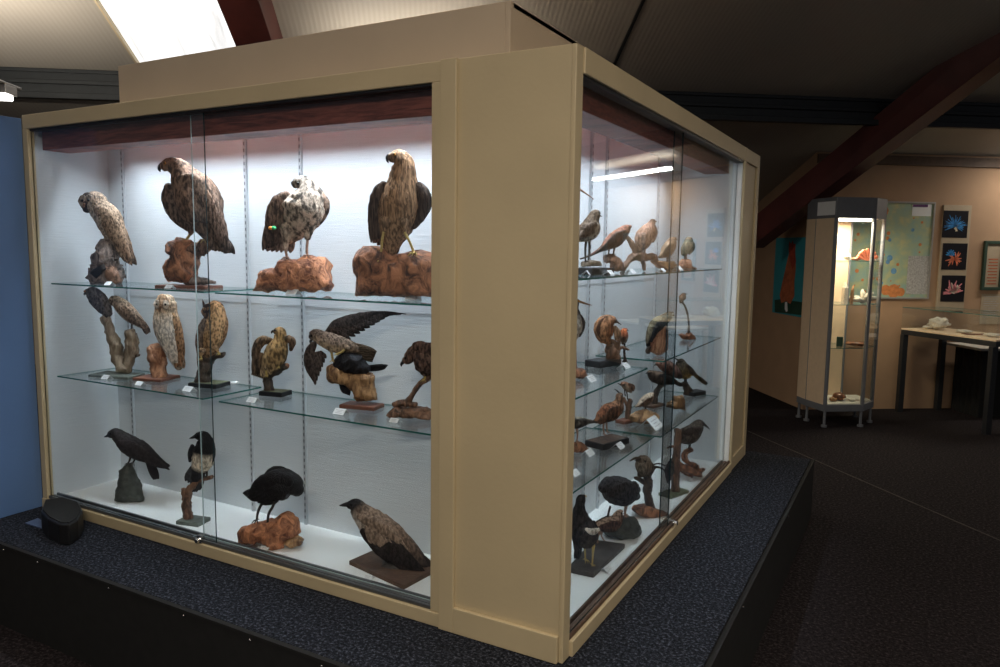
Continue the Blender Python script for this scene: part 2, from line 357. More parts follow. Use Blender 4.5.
# ---------------------------------------------------------------- platform
PX1, PY0, PY1 = .42, -.375, 3.14
t = thing('display_platform', 'low black sided platform with blue-grey speckled carpet under the big case', 'platform', (-1.5, 1, 0))
mb = MB(); mb.box(-4.6, PX1-.01, PY0+.01, PY1-.01, 0.02, PT-.001); obj('carpet_top', mb, ['platform_carpet'], t)
mb = MB(); mb.box(-4.6, PX1, PY0-.012, PY0+.01, 0, PT-.012); mb.box(PX1-.01, PX1+.012, PY0-.012, PY1, 0, PT-.012); mb.box(-4.6, PX1, PY1-.01, PY1+.012, 0, PT-.012); obj('side_panel', mb, ['black_panel'], t)
mb = MB(); mb.box(-4.6, PX1+.012, PY0-.016, PY0+.004, PT-.012, PT+.002); mb.box(PX1+.006, PX1+.016, PY0-.016, PY1+.012, PT-.012, PT+.002); obj('edge_strip', mb, ['black_panel'], t)
for (px, py) in ((4, 548), (38, 561), (109, 584), (184, 610), (250, 632), (322, 656)):
    p = on_plane(px, py, Vector((0, PY0-.014, 0)), Vector((0, 1, 0)))
    mb = MB(); mb.ball((p.x, PY0-.016, PT-.02), .005, n=5); obj('screw', mb, 'chrome', t, smooth=True)
for (px, py) in ((733, 600), (783, 512)):
    p = on_z(px, py, PT)
    mb = MB(); mb.ball((PX1+.014, p.y, PT-.02), .005, n=5); obj('screw', mb, 'chrome', t, smooth=True)

# ---------------------------------------------------------------- display case
H = 2.0; Z0 = PT; Z1 = PT+H
LA, LS, LE, LF = 2.97, .489, 2.592, 3.02
case = thing('display_case', 'large cream painted corner showcase with sliding glass fronts full of stuffed birds', 'display case', (-1.5, 1.2, Z0))
def part(name, boxes, mat, bevel=.003, label=None, parent=case, mats=None):
    mb = MB()
    for bx in boxes: mb.box(*bx)
    return obj(name, mb, mat, parent, bevel=bevel, label=label)
DP = .42                                             # inner depth
part('top_rail', [(-LA, -LS, -.004, .03, Z0+1.932, Z1)], 'cream_paint')
part('bottom_rail', [(-LA, -LS, -.012, .016, Z0, Z0+.052)], 'cream_paint')
part('stile', [(-LA, -LA+.04, -.006, .03, Z0+.052, Z0+1.932)], 'cream_paint')
part('stile', [(-.532, -LS, -.006, .03, Z0+.052, Z0+1.932)], 'cream_paint')
part('track', [(-LA+.04, -.532, .006, .05, Z0+1.922, Z0+1.94)], 'dark_metal')
part('track', [(-LA+.04, -.532, .0, .011, Z0+.052, Z0+.068), (-LA+.04, -.532, .019, .035, Z0+.045, Z0+.066), (-LA+.04, -.532, .043, .055, Z0+.045, Z0+.072)], 'grey_metal')
# corner panel
part('corner_panel', [(-LS, -.016, -.004, .02, Z0, Z1)], 'cream_paint')
part('panel_frame', [(-LS+.001, -.425, -.02, -.004, Z0-.0, Z1), (-.425, -.016, -.02, -.004, Z0, Z0+.095)], 'cream_paint')
part('corner_post', [(-.016, .0, -.006, .05, Z0, Z1)], 'cream_paint')
# side B
part('top_rail', [(-.03, .006, .05, LE-.045, Z0+1.92, Z1)], 'cream_paint')
part('bottom_rail', [(-.016, .012, .05, LE-.045, Z0, Z0+.056)], 'cream_paint')
part('track', [(-.05, -.004, .05, LE-.045, Z0+1.908, Z0+1.93)], 'dark_metal')
part('track', [(-.011, .0, .05, LE-.045, Z0+.056, Z0+.072), (-.037, -.019, .05, LE-.045, Z0+.045, Z0+.066), (-.055, -.045, .05, LE-.045, Z0+.045, Z0+.07)], 'base_brown')
part('post', [(-.008, .008, LE-.045, LE, Z0, Z1)], 'cream_paint')
part('jamb', [(-.06, -.0085, LE-.045, LE-.03, Z0+.05, Z1-.03)], 'white_paint')
part('end_panel', [(-.03, -.008, LE, LF, Z0, Z1)], 'cream_paint')
part('panel_frame', [(-.008, .006, LF-.07, LF, Z0, Z1), (-.008, .006, LE, LF-.07, Z0, Z0+.08), (-.008, .006, LE, LF-.07, Z1-.08, Z1)], 'cream_paint')
# interior shell
part('back_wall', [(-LA+.03, -.44, DP, DP+.02, Z0, Z1-.03)], 'woven_white', 0)
part('back_wall', [(-DP-.02, -DP, DP+.02, LE-.03, Z0, Z1-.03)], 'woven_white', 0)
part('side_wall', [(-LA+.005, -LA+.03, .02, DP+.02, Z0, Z1-.02)], 'woven_white', 0)
part('side_wall', [(-.50, -.485, .055, DP, Z0, Z1-.03)], 'woven_white', 0)
part('side_wall', [(-.48, -.03, .024, .045, Z0, Z1-.02)], 'woven_white', 0)
part('side_wall', [(-DP, -.06, LE-.05, LE-.03, Z0, Z1-.03)], 'woven_white', 0)
part('case_floor', [(-LA+.03, -.5, .056, DP, Z0+.01, Z0+.05)], 'white_paint', 0)
part('case_floor', [(-DP, -.056, .045, LE-.05, Z0+.01, Z0+.05)], 'white_paint', 0)
part('case_ceiling', [(-LA+.03, -.5, .03, DP+.02, Z1-.04, Z1-.02)], 'white_paint', 0)
part('case_ceiling', [(-DP-.02, -.03, .045, LE-.03, Z1-.04, Z1-.02)], 'white_paint', 0)
part('case_roof', [(-LA, -.001, .03, DP+.05, Z1-.018, Z1-.004), (-DP-.05, -.001, DP+.05, LF-.001, Z1-.018, Z1-.004)], 'cream_paint', 0)
part('rear_panel', [(-LA, -DP-.05, DP+.03, DP+.05, Z0, Z1-.02), (-DP-.05, -DP-.03, DP+.05, LF, Z0, Z1-.02), (-LA, -LA+.004, .03, DP+.05, Z0, Z1-.02), (-DP-.05, -.03, LF-.02, LF-.001, Z0, Z1-.02)], 'cream_paint', 0)
wood('pelmet_wood', (.10, .022, .016), (.28, .08, .055), 10, .1, (.5, 1, 6))
part('pelmet', [(-LA+.05, -.55, .06, .20, Z0+1.835, Z1-.05)], 'pelmet_wood', .003, label='dark red wooden pelmet hiding the lamps')
part('pelmet', [(-.20, -.06, .09, LE-.17, Z0+1.835, Z1-.05)], 'pelmet_wood', .003, label='dark red wooden pelmet hiding the lamps')
# slotted shelf uprights
def upright(x, y, axis):
    mb = MB()
    if axis == 'x': mb.box(x-.008, x+.008, y-.012, y, Z0+.05, Z1-.05)
    else: mb.box(y, y+.012, x-.008, x+.008, Z0+.05, Z1-.05)
    for k in range(58):
        z = Z0+.08+k*.031
        if axis == 'x': mb.box(x-.0025, x+.0025, y-.0135, y-.0115, z, z+.016, mi=1)
        else: mb.box(y+.0115, y+.0135, x-.0025, x+.0025, z, z+.016, mi=1)
    obj('shelf_upright', mb, ['upright_grey', 'grey_metal'], case)
for px in (125, 247, 302):
    p = on_plane(px, 200, Vector((0, DP, 0)), Vector((0, 1, 0))); upright(p.x, DP, 'x')
for yv in (.32, 1.15, 1.35, 2.2): upright(yv, -DP, 'y')
# glass doors
def pane(x0, x1, y0, y1, z0, z1, edges, edge='glass_edge_dark', **k):
    mb = MB(); mb.box(x0, x1, y0, y1, z0, z1)
    big = [i for i in edges]
    for i in range(6): mb.mi[i] = 0 if i in big else 1
    return obj('glass_door', mb, ['glass', edge], case)
# faces order: 0:-x 1:+x 2:-y 3:+y 4:-z 5:+z
for (x0, x1, y, e) in ((-LA+.04, -1.685, .012, 'glass_edge_dark'), (-1.795, -.532, .036, 'glass_edge_light')):
    g = pane(x0, x1, y, y+.006, Z0+.066, Z0+1.92, (2, 3), e)
    if y == .012:
        p = on_plane(201, 543, Vector((0, 0, 0)), Vector((0, 1, 0)))
        mb = MB(); mb.tube([(p.x, -.028, Z0+.07), (p.x, .010, Z0+.07)], .011, 12); mb.box(p.x-.016, p.x+.016, -.011, .011, Z0+.055, Z0+.09)
        l = obj('lock', mb, 'chrome', g, smooth=False, bevel=.002)
for (y0, y1, x) in ((.05, 1.25, -.018), (1.2, LE-.045, -.044)):
    g = pane(x, x+.006, y0, y1, Z0+.066, Z0+1.91, (0, 1))
    if x == -.018:
        p = on_plane(671, 535, Vector((0, 0, 0)), Vector((1, 0, 0)))
        mb = MB(); mb.tube([(-.01, p.y, Z0+.085), (.03, p.y, Z0+.085)], .011, 12); mb.box(-.011, .012, p.y-.016, p.y+.016, Z0+.07, Z0+.1)
        obj('lock', mb, 'chrome', g, bevel=.002)

# bulkhead box on top of the case
pl = on_plane(118, 66, Vector((0, .12, 0)), Vector((0, 1, 0)))
YB = .12
pr = on_plane(510, 51, Vector((0, YB, 0)), Vector((0, 1, 0)))
mb = MB(); BZ = 2.85
XR = pr.x; XL = pl.x
zt = Z1-.002
mb.box(XL, XR-.02, YB, YB+.02, zt, pl.z); mb.box(XR-.02, XR, YB, 3.0, zt, pl.z); mb.box(XL, XR, YB+.02, 3.0, pl.z-.02, pl.z-.001); mb.box(XL, XL+.02, YB+.02, 1.0, zt, pl.z-.02)
o = obj('bulkhead_box', mb, 'bulkhead_paint', bevel=.002); tag(o, 'tall tan boxed-in bulkhead standing on top of the big showcase', 'bulkhead')

# blue board at left
mb = MB(); mb.box(-LA-.035, -LA-.012, PY0+.02, .0, PT+.002, PT+1.985)
o = obj('partition_board', mb, 'blue_board', bevel=.002); tag(o, 'blue display board standing against the left end of the showcase', 'board')

# glass shelves
def shelf(x0, x1, y0, y1, z, front, label, group):
    mb = MB(); mb.box(x0, x1, y0, y1, z-.007, z)
    mb.mi = [1, 1, 1, 1, 0, 0]
    if front == 'y': mb.mi[3] = 1
    o = obj('glass_shelf', mb, ['shelf_glass', 'glass_edge']); tag(o, label, 'shelf', group)
    return o
ZT, ZM = PT+1.172, PT+.694
ya, yb = .062, DP-.016
shelf(-2.91, -1.775, ya, yb, ZT, 'y', 'top glass shelf at left end carrying the grey owl stump and big eagle-like bird', 'glass shelves in the left front')
shelf(-1.705, -.52, ya, yb, ZT, 'y', 'top glass shelf carrying two big birds of prey on orange burl wood', 'glass shelves in the left front')
shelf(-2.90, -1.80, ya, yb, ZM, 'y', 'middle glass shelf at left carrying the white barn owl', 'glass shelves in the left front')
shelf(-1.70, -.52, ya, yb, ZM, 'y', 'middle glass shelf carrying the spread-winged falcon', 'glass shelves in the left front')
xa, xb = -DP+.016, -.062
ZBT, ZBM, ZBN, ZBF = PT+1.277, PT+.862, PT+.525, PT+.50
shelf(xa, xb, .06, 2.36, ZBT, 'x', 'topmost long glass shelf in the right side of the showcase', 'glass shelves in the right side')
shelf(xa, xb, .06, 1.00, ZBM, 'x', 'second-highest near glass shelf on right side, under the rufous bird', 'glass shelves in the right side')
shelf(xa, xb, 1.24, 2.42, ZBM, 'x', 'second-highest far glass shelf on right side, under the thin bent twig', 'glass shelves in the right side')
shelf(xa, xb, .06, 1.13, ZBN, 'x', 'lower near glass shelf on right side, under the brown wader board', 'glass shelves in the right side')
shelf(xa, xb, 1.24, 2.42, ZBF, 'x', 'lower far glass shelf on right side, carrying the large white card', 'glass shelves in the right side')

# ---------------------------------------------------------------- pixel-plane sculpting frame
def crop(x0, y0, k): return lambda x, y: (x0+x/k, y0+y/k)
c1 = crop(30, 130, 3.923); c2 = crop(240, 130, 3.923); c3 = crop(60, 270, 5.13); c4 = crop(240, 290, 4.765)
c5 = crop(40, 390, 3.925); c6 = crop(220, 440, 3.705)
b1 = crop(565, 170, 5.13); b2 = crop(565, 290, 5.88); b3 = crop(565, 370, 5.88); b4 = crop(565, 430, 3.51)

LOGS = []
class Fig:
    """a vertical plane through a foot point, into which outlines measured in the photograph are set"""
    def __init__(s, cr, foot, z, side, dep=None, k=.5, lim=(.1, .33), maxoff=None):
        s.cr = cr; px, py = cr(*foot); s.side = side
        d = ray(px, py); hd = Vector((d.x, d.y)); z_hit = on_z(px, py, z)
        cn = Vector((0, 1, 0)) if side == 'A' else Vector((-1, 0, 0))
        raw = (z_hit.y if side == 'A' else -z_hit.x)
        v = dep if dep is not None else min(max(raw, lim[0]), lim[1])
        p = on_plane(px, py, cn*v, cn)
        s.base = Vector((p.x, p.y, z)); LOGS.append((cr(*foot), round(raw, 3), round(v, 3), round(p.z-z, 3)))
        n0 = Vector((d.x, d.y, 0)).normalized(); s.n = (n0*(1-k)+cn*k).normalized(); s.z = z
        s.mpp = (s.pt(foot[0]+1, foot[1])-s.pt(foot[0], foot[1])).length
        s.rt = Vector((s.n.y, -s.n.x, 0))
    def pt(s, x, y, off=0):
        px, py = s.cr(x, y); p = on_plane(px, py, s.base, s.n); return p + s.n*(off*getattr(s, 'mpp', 0))
    def clamp(s, p, zmin=True):
        p = Vector(p)
        if zmin: p.z = max(p.z, s.z+.0005)
        if s.side == 'A':
            lo, hi = .058, DP-.018
            p.y = min(max(p.y, lo), hi)
        else:
            lo, hi = -DP+.018, -.058
            p.x = min(max(p.x, lo), hi)
        return p
def cat(pts, n):
    out = []; m_ = len(pts)
    for i in range(m_-1):
        p0 = pts[max(i-1, 0)]; p1 = pts[i]; p2 = pts[i+1]; p3 = pts[min(i+2, m_-1)]
        for j in range(n):
            t = j/n; out.append([.5*((2*b)+(-a+c)*t+(2*a-5*b+4*c-d)*t*t+(-a+3*b-3*c+d)*t*t*t) for a, b, c, d in zip(p0, p1, p2, p3)])
    out.append(list(pts[-1])); return out
def mixc(a, b, t): t = min(max(t, 0), 1); return tuple(a[i]*(1-t)+b[i]*t for i in range(3))
def loft(fig, mb, pts, flat=.85, off=0, cols=((.3, .2, .1),), belly=None, axis='v', seg=16, n=4, ns=0, nf=18, mi=0, hold=None):
    """pts: (x, y, r[, flat, off]); cols along the path, belly colours blended on one side"""
    P = []
    for p in pts:
        p = list(p); P.append([p[0], p[1], p[2], p[3] if len(p) > 3 else flat, (p[4] if len(p) > 4 else 0)+off])
    Q = cat(P, n); N = len(Q); vs = []; cs = []
    # rounded ends
    def colat(L_, t):
        t *= len(L_)-1; i = min(int(t), len(L_)-2) if len(L_) > 1 else 0
        return L_[0] if len(L_) == 1 else mixc(L_[i], L_[i+1], t-i)
    ext = []
    def tang(i):
        a = Q[max(i-1, 0)]; b = Q[min(i+1, N-1)]; dx, dy = b[0]-a[0], b[1]-a[1]; l = math.hypot(dx, dy) or 1; return dx/l, dy/l
    rings = []
    tx, ty = tang(0); r0 = abs(Q[0][2])
    for a in (85, 60, 30): rings.append(([Q[0][0]-tx*r0*math.sin(math.radians(a))*.8, Q[0][1]-ty*r0*math.sin(math.radians(a))*.8, r0*math.cos(math.radians(a)), Q[0][3], Q[0][4]], (tx, ty), 0))
    for i in range(N): rings.append((Q[i], tang(i), i/(N-1)))
    tx, ty = tang(N-1); r1 = abs(Q[-1][2])
    for a in (30, 60, 85): rings.append(([Q[-1][0]+tx*r1*math.sin(math.radians(a))*.8, Q[-1][1]+ty*r1*math.sin(math.radians(a))*.8, r1*math.cos(math.radians(a)), Q[-1][3], Q[-1][4]], (tx, ty), 1))
    for (q, (tx, ty), t) in rings:
        x, y, r, fl, of = q; r = max(r, .3)
        C = fig.pt(x, y, of); nx, ny = ty, -tx           # perpendicular in the picture (points up for a path going right)
        E = fig.pt(x+nx*r, y+ny*r, of)-C; B = fig.n*(r*fig.mpp*fl)
        cb = colat(cols, t); ce = colat(belly, t) if belly else cb
        for k in range(seg):
            a = 2*math.pi*k/seg
            p = C+E*math.cos(a)+B*math.sin(a)
            if ns:
                w = (noise.noise_vector(p*nf)+noise.noise_vector(p*nf*2.6)*.6)*ns*1.25*r*fig.mpp; p = p+w
            vs.append(fig.clamp(p))
            if axis == 'v': w = -math.sin(a)
            elif axis == 'n-': w = -math.cos(a)
            else: w = math.cos(a)
            cs.append(mixc(cb, ce, (w+.15)/.5))
    M = len(rings)
    fs = [(i*seg+k, (i+1)*seg+k, (i+1)*seg+(k+1) % seg, i*seg+(k+1) % seg) for i in range(M-1) for k in range(seg)]
    fs += [tuple(range(seg)), tuple(range(M*seg-1, (M-1)*seg-1, -1))]
    mb.add(vs, fs, cs, mi)
def fan(fig, mb, a, b, c, d, n, w, off=0, cols=((.2, .15, .1),), flat=.14, spread=1.2, bend=0):
    """n feathers from the root line a-b to the tip line c-d"""
    for i in range(n):
        t = i/(n-1) if n > 1 else .5
        r = (a[0]+(b[0]-a[0])*t, a[1]+(b[1]-a[1])*t); e = (c[0]+(d[0]-c[0])*t, c[1]+(d[1]-c[1])*t)
        mx_ = ((r[0]+e[0])/2+bend*(r[1]-e[1]), (r[1]+e[1])/2+bend*(e[0]-r[0]))
        o = off+spread*(i-n/2)
        loft(fig, mb, [(*r, w*.55, flat, o), (*mx_, w, flat, o), (r[0]*.18+e[0]*.82, r[1]*.18+e[1]*.82, w*.85, flat, o), (*e, w*.3, flat, o)], cols=cols, seg=8, n=3)
def chunk(fig, mb, outline, dep, off=0, ns=.25, nf=22, N=44, mi=0, power=.45):
    P = [list(p) for p in outline]; L_ = []
    # closed resample
    ls = [math.hypot(P[(i+1) % len(P)][0]-P[i][0], P[(i+1) % len(P)][1]-P[i][1]) for i in range(len(P))]; T = sum(ls)
    for k in range(N):
        d = T*k/N; i = 0
        while d > ls[i]: d -= ls[i]; i += 1
        u = d/ls[i]; a = P[i]; b = P[(i+1) % len(P)]; L_.append((a[0]+(b[0]-a[0])*u, a[1]+(b[1]-a[1])*u))
    cx = sum(p[0] for p in L_)/N; cy = sum(p[1] for p in L_)/N
    vs = []; M = 11
    for j in range(M):
        ph = math.pi*(j+.35)/(M-.3)-math.pi/2; sc_ = max(math.cos(ph), .02)**power
        for (x, y) in L_:
            p = fig.pt(cx+(x-cx)*sc_, cy+(y-cy)*sc_, off+math.sin(ph)*dep/2)
            w = noise.noise_vector(p*nf)*.55+noise.noise_vector(p*nf*2.5)*.4+noise.noise_vector(p*nf*5.5)*.2
            vs.append(fig.clamp(p+w*ns*dep*fig.mpp*.5))
    fs = [(j*N+k, (j+1)*N+k, (j+1)*N+(k+1) % N, j*N+(k+1) % N) for j in range(M-1) for k in range(N)]
    fs += [tuple(range(N)), tuple(range(M*N-1, (M-1)*N-1, -1))]
    mb.add(vs, fs, mi=mi)
def tube(fig, mb, pts, off=0, seg=8, n=3, ns=0):
    loft(fig, mb, pts, flat=1, off=off, seg=seg, n=n, ns=ns)

def eye_at(fig, parent, x, y, r, off, ring=None):
    p = fig.clamp(fig.pt(x, y, off), False); R = r*fig.mpp
    mb = MB(); mb.ball(p, R, n=7)
    if ring:
        q = p-fig.n*R*.55; mb.ball(q, R*.62, n=6, mi=1); obj('eye', mb, [ring, 'eye_black'], parent, smooth=True)
    else: obj('eye', mb, 'eye_black', parent, smooth=True)
def foot_at(fig, parent, x, y, off, size, mat, z=None):
    p = fig.pt(x, y, off); mb = MB(); s = size*fig.mpp
    for a in (-35, 0, 35, 180):
        r_ = math.radians(a); dv = (-fig.n*math.cos(r_)+fig.rt*math.sin(r_))
        q = p+dv*s; mb.tube([fig.clamp(p+Vector((0, 0, .003))), fig.clamp(p+dv*s*.5+Vector((0, 0, s*.12))), fig.clamp(q-Vector((0, 0, s*.25)))], [s*.13, s*.11, s*.05], 6)
    return mb
BIRD = {}
def box_base(fig, parent, name, xa_, xb_, y, depth, h, mats, off=0, label=None, top=None, zoff=0):
    """rectangular mount base lying on the shelf"""
    a = fig.pt(xa_, y); b = fig.pt(xb_, y)
    a = Vector((a.x, a.y, fig.z)); b = Vector((b.x, b.y, fig.z))
    ax = Vector((1, 0, 0)) if fig.side == 'A' else Vector((0, 1, 0)); ay = Vector((0, 1, 0)) if fig.side == 'A' else Vector((-1, 0, 0))
    # blend the base direction between shelf direction and figure plane
    ex_ = (ax*.5+(b-a).normalized()*.5).normalized(); ey_ = Vector((-ex_.y, ex_.x, 0))
    c = (a+b)/2+fig.n*(off*fig.mpp); w = (b-a).length*.86; depth *= .85
    mb = MB()
    def cl(p): return fig.clamp(p, False)
    t_ = min(.003, h*.3)
    vs = []
    for (z, g) in ((fig.z, 0), (fig.z+h-t_, 0), (fig.z+h, t_*1.5)):
        for (sx, sy) in ((-1, -1), (1, -1), (1, 1), (-1, 1)):
            q = c+ex_*(sx*(w/2-g))+ey_*(sy*(depth/2-g)); q = cl(Vector((q.x, q.y, z))); vs.append(q)
    fs = [(3, 2, 1, 0)]+[(i, (i+1) % 4, 4+(i+1) % 4, 4+i) for i in range(4)]+[(4+i, 4+(i+1) % 4, 8+(i+1) % 4, 8+i) for i in range(4)]+[(8, 9, 10, 11)]
    mb.add(vs, fs)
    if top: mb.mi[-1] = 1
    return obj(name, mb, [mats]+([top] if top else []), parent, bevel=.0015, label=label)

CARDS = []
def card(px, py, z, side, w=.05, label='', dep=.09):
    cn = Vector((0, 1, 0)) if side == 'A' else Vector((-1, 0, 0)); ax = Vector((1, 0, 0)) if side == 'A' else Vector((0, 1, 0))
    q = on_z(px, py, z+.008); v = q.dot(cn)
    if v < .07 or v > .33: v = min(max(v, .075), .33) if dep is None else (dep if v < .07 or abs(z-ZT) < .01 or abs(z-ZBT) < .01 else .33)
    q = on_plane(px, py, cn*v, cn); c = Vector((q.x, q.y, z))
    h = w*.55; an = math.radians(46); up = cn*math.cos(an)+Vector((0, 0, 1))*math.sin(an); nn = -cn*math.sin(an)+Vector((0, 0, 1))*math.cos(an)
    mb = MB()
    def bx(u0, u1, v0, v1, d0, d1, mi):
        vs = [c+ax*u+up*v_+nn*d_ for u in (u0, u1) for v_ in (v0, v1) for d_ in (d0, d1)]
        mb.add(vs, [(0, 1, 3, 2), (4, 6, 7, 5), (0, 4, 5, 1), (2, 3, 7, 6), (0, 2, 6, 4), (1, 5, 7, 3)], mi=mi)
    bx(-w/2, w/2, .0015, h, 0, .0015, 0)
    tp = up*(h-.001); bt = cn*(h*math.cos(an)*2)+Vector((0, 0, .0004))
    vs = [c+ax*u+p+q for q in (Vector((0, 0, 0)), cn*.0012) for u in (-w/2, w/2) for p in (tp, bt)]
    mb.add(vs, [(0, 1, 3, 2), (4, 6, 7, 5), (0, 4, 5, 1), (2, 3, 7, 6), (0, 2, 6, 4), (1, 5, 7, 3)], mi=0)
    for k in range(3):
        u1 = (w*.36, w*.24, w*.3)[k]; v_ = h*(.72-.22*k)
        bx(-u1, u1, v_-h*.02, v_+h*.02, .0016, .0019, 1)
    o = obj('label_card', mb, ['card_white', 'ink']); tag(o, label, 'label card', 'white label cards on the shelves'); return o

G = 'stuffed birds in the showcase'
def mount(name, label, fig, cat_='stuffed bird'):
    return thing(name, label, cat_, fig.base, G)
def rgb(r, g, b): return tuple(((v/255)/12.92 if v/255 < .04 else ((v/255+.055)/1.055)**2.4) for v in (r, g, b))

def face(f, t, cx, cy, r, off, eyes_, rim, inner, flat=.25, beak=None):
    mb = MB(); loft(f, mb, [(cx, cy-r*.75, r*.6), (cx, cy, r), (cx, cy+r*.75, r*.6)], flat=flat, off=off, cols=[rim], n=4); obj('face_rim', mb, 'feather_soft', t, smooth=True)
    for (ex, ey, er) in eyes_:
        mb = MB(); loft(f, mb, [(ex, ey-er*1.9, er*1.8), (ex, ey, er*2.7), (ex, ey+er*1.9, er*1.8)], flat=.2, off=off-r*flat*.75, cols=[inner], n=4); obj('face_disc', mb, 'feather_soft', t, smooth=True)
        eye_at(f, t, ex, ey, er*.8, off-r*flat*.75-er*.25)
    if beak:
        mb = MB(); loft(f, mb, [(*b_, .8, off-r*flat-2) for b_ in beak], seg=8, n=3); obj('beak', mb, 'horn_brown', t, smooth=True)
def build(name, label, fig, body, bmat, cols, belly=None, axis='v', flat=.85, beak=None, bkmat='horn_dark', eyes=(), legs=(), lmat='leg_dark', wings=(), tails=(), woods=(), extra=None, footsize=None, seg=20):
    """assemble one mounted bird: body, wings, tail, beak, eyes, legs, perch"""
    t = mount(name, label, fig)
    mb = MB(); loft(fig, mb, body, flat=flat, cols=cols, belly=belly, axis=axis, seg=seg, n=6, ns=.05, nf=60)
    obj('body', mb, bmat, t, smooth=True)
    for w in wings:
        mb = MB()
        if 'spine' in w: loft(fig, mb, w['spine'], flat=w.get('flat', .3), off=w.get('off', 0), cols=w.get('cols', cols), seg=14, n=5, ns=.08, nf=70)
        for f in w.get('fans', ()): fan(fig, mb, *f[:6], off=w.get('off', 0)+(f[6] if len(f) > 6 else 0), cols=w.get('tipcols', w.get('cols', cols)), spread=w.get('spread', 1.2))
        obj('wing', mb, w.get('mat', bmat), t, smooth=True)
    for w in tails:
        mb = MB()
        fan(fig, mb, *w['fan'][:6], off=w.get('off', 0), cols=w.get('cols', cols), spread=w.get('spread', 1.2))
        obj('tail', mb, w.get('mat', bmat), t, smooth=True)
    if beak:
        mb = MB(); loft(fig, mb, beak, flat=.7, seg=10, n=3); obj('beak', mb, bkmat, t, smooth=True)
    for e in eyes: eye_at(fig, t, *e)
    for l in legs:
        th = [list(q) for q in l['p'] if q[2] >= 9]
        if len(th) == 1: q1 = l['p'][1]; th.append([(th[0][0]+q1[0])/2, (th[0][1]+q1[1])/2, th[0][2]*.5])
        if th:
            th[-1][2] *= .7; mb = MB(); loft(fig, mb, [(q[0], q[1], q[2]) for q in th], flat=.8, off=l.get('off', 0), cols=[(belly or cols)[-1], l.get('tc', (belly or cols)[max(0, len(belly or cols)-2)])], seg=12, n=4, ns=.1, nf=70); obj('thigh', mb, bmat, t, smooth=True)
        mb = MB(); tube(fig, mb, [(q[0], q[1], min(q[2], 5.5), *q[3:]) for q in l['p']], off=l.get('off', 0), n=3)
        x, y = l['p'][-1][:2]
        o = l.get('off', 0)+(l['p'][-1][4] if len(l['p'][-1]) > 4 else 0)
        fm = foot_at(fig, t, x, y, o, footsize or l.get('foot', 20), lmat); mb.add(fm.v, fm.f)
        obj('leg', mb, l.get('mat', lmat), t, smooth=True)
    for w in woods:
        mb = MB()
        if 'out' in w: chunk(fig, mb, w['out'], w['dep'], w.get('off', 0), w.get('ns', .3), w.get('nf', 22))
        for p in w.get('lofts', ()): loft(fig, mb, p, flat=w.get('flat', 1), off=w.get('off', 0), seg=14, n=5, ns=w.get('ns', .3), nf=w.get('nf', 30))
        obj(w.get('name', 'perch'), mb, w['mat'], t, smooth=True, label=w.get('label'))
    if extra: extra(fig, t)
    return t

def W(r, g, b):
    c = rgb(r, g, b); y = .3*c[0]+.6*c[1]+.1*c[2]; return tuple((a*.82+y*.18)*k for a, k in zip(c, (1.05, .96, .88)))
# ================= left front, top shelf
f = Fig(c1, (298, 600), ZT, 'A', dep=.2)
build('stuffed_owl', 'grey mottled owl on a hollow grey stump at left end of top shelf', f,
  [(238, 282, 30), (252, 280, 42), (272, 305, 42), (305, 345, 50), (330, 395, 44), (352, 440, 32), (375, 480, 18)], 'feather_owl',
  [W(120, 105, 92), W(150, 130, 110), W(150, 128, 105), W(125, 100, 80)], belly=[W(170, 160, 150), W(190, 180, 165), W(175, 160, 145), W(130, 110, 95)], axis='n-',
  extra=lambda f, t: face(f, t, 236, 286, 33, -18, ((224, 280, 7), (248, 278, 7)), W(75, 65, 60), W(150, 140, 130), .5, beak=[(234, 292, 5), (231, 302, 4), (232, 308, 1.5)]),
  wings=[{'spine': [(285, 315, 22), (320, 350, 32), (355, 410, 30), (380, 460, 20), (400, 505, 9)], 'off': -32, 'flat': .35, 'cols': [W(135, 115, 95), W(150, 125, 100), W(110, 85, 65)], 'fans': [((330, 400), (365, 380), (390, 515), (415, 530), 5, 9)]},
         {'spine': [(285, 320, 20), (315, 360, 28), (350, 420, 24), (385, 490, 10)], 'off': 30, 'flat': .35}],
  tails=[{'fan': ((345, 430), (375, 440), (398, 520), (416, 528), 5, 10), 'cols': [W(120, 95, 75), W(60, 48, 40)]}],
  legs=[{'p': [(312, 405, 15), (303, 430, 10), (296, 444, 7)], 'off': -12, 'foot': 20}, {'p': [(318, 410, 15), (312, 432, 10), (306, 446, 7)], 'off': 16, 'foot': 20}], lmat='leg_flesh',
  woods=[{'lofts': [[(300, 597, 62), (297, 550, 60), (300, 500, 52), (306, 458, 44)]], 'flat': .85, 'ns': .3, 'mat': 'stump_grey', 'name': 'stump'},
         {'lofts': [[(352, 590, 20), (340, 560, 26), (322, 548, 14)]], 'mat': 'drift_brown', 'name': 'knot', 'off': -35},
         {'out': [(262, 560), (275, 545), (300, 530), (320, 525), (325, 545), (312, 560), (290, 585)], 'dep': 20, 'off': -50, 'mat': 'horn_dark', 'name': 'hollow'}])  # dark lump stands in for the shade inside the stump's hole
f = Fig(c1, (620, 612), ZT, 'A', dep=.2)
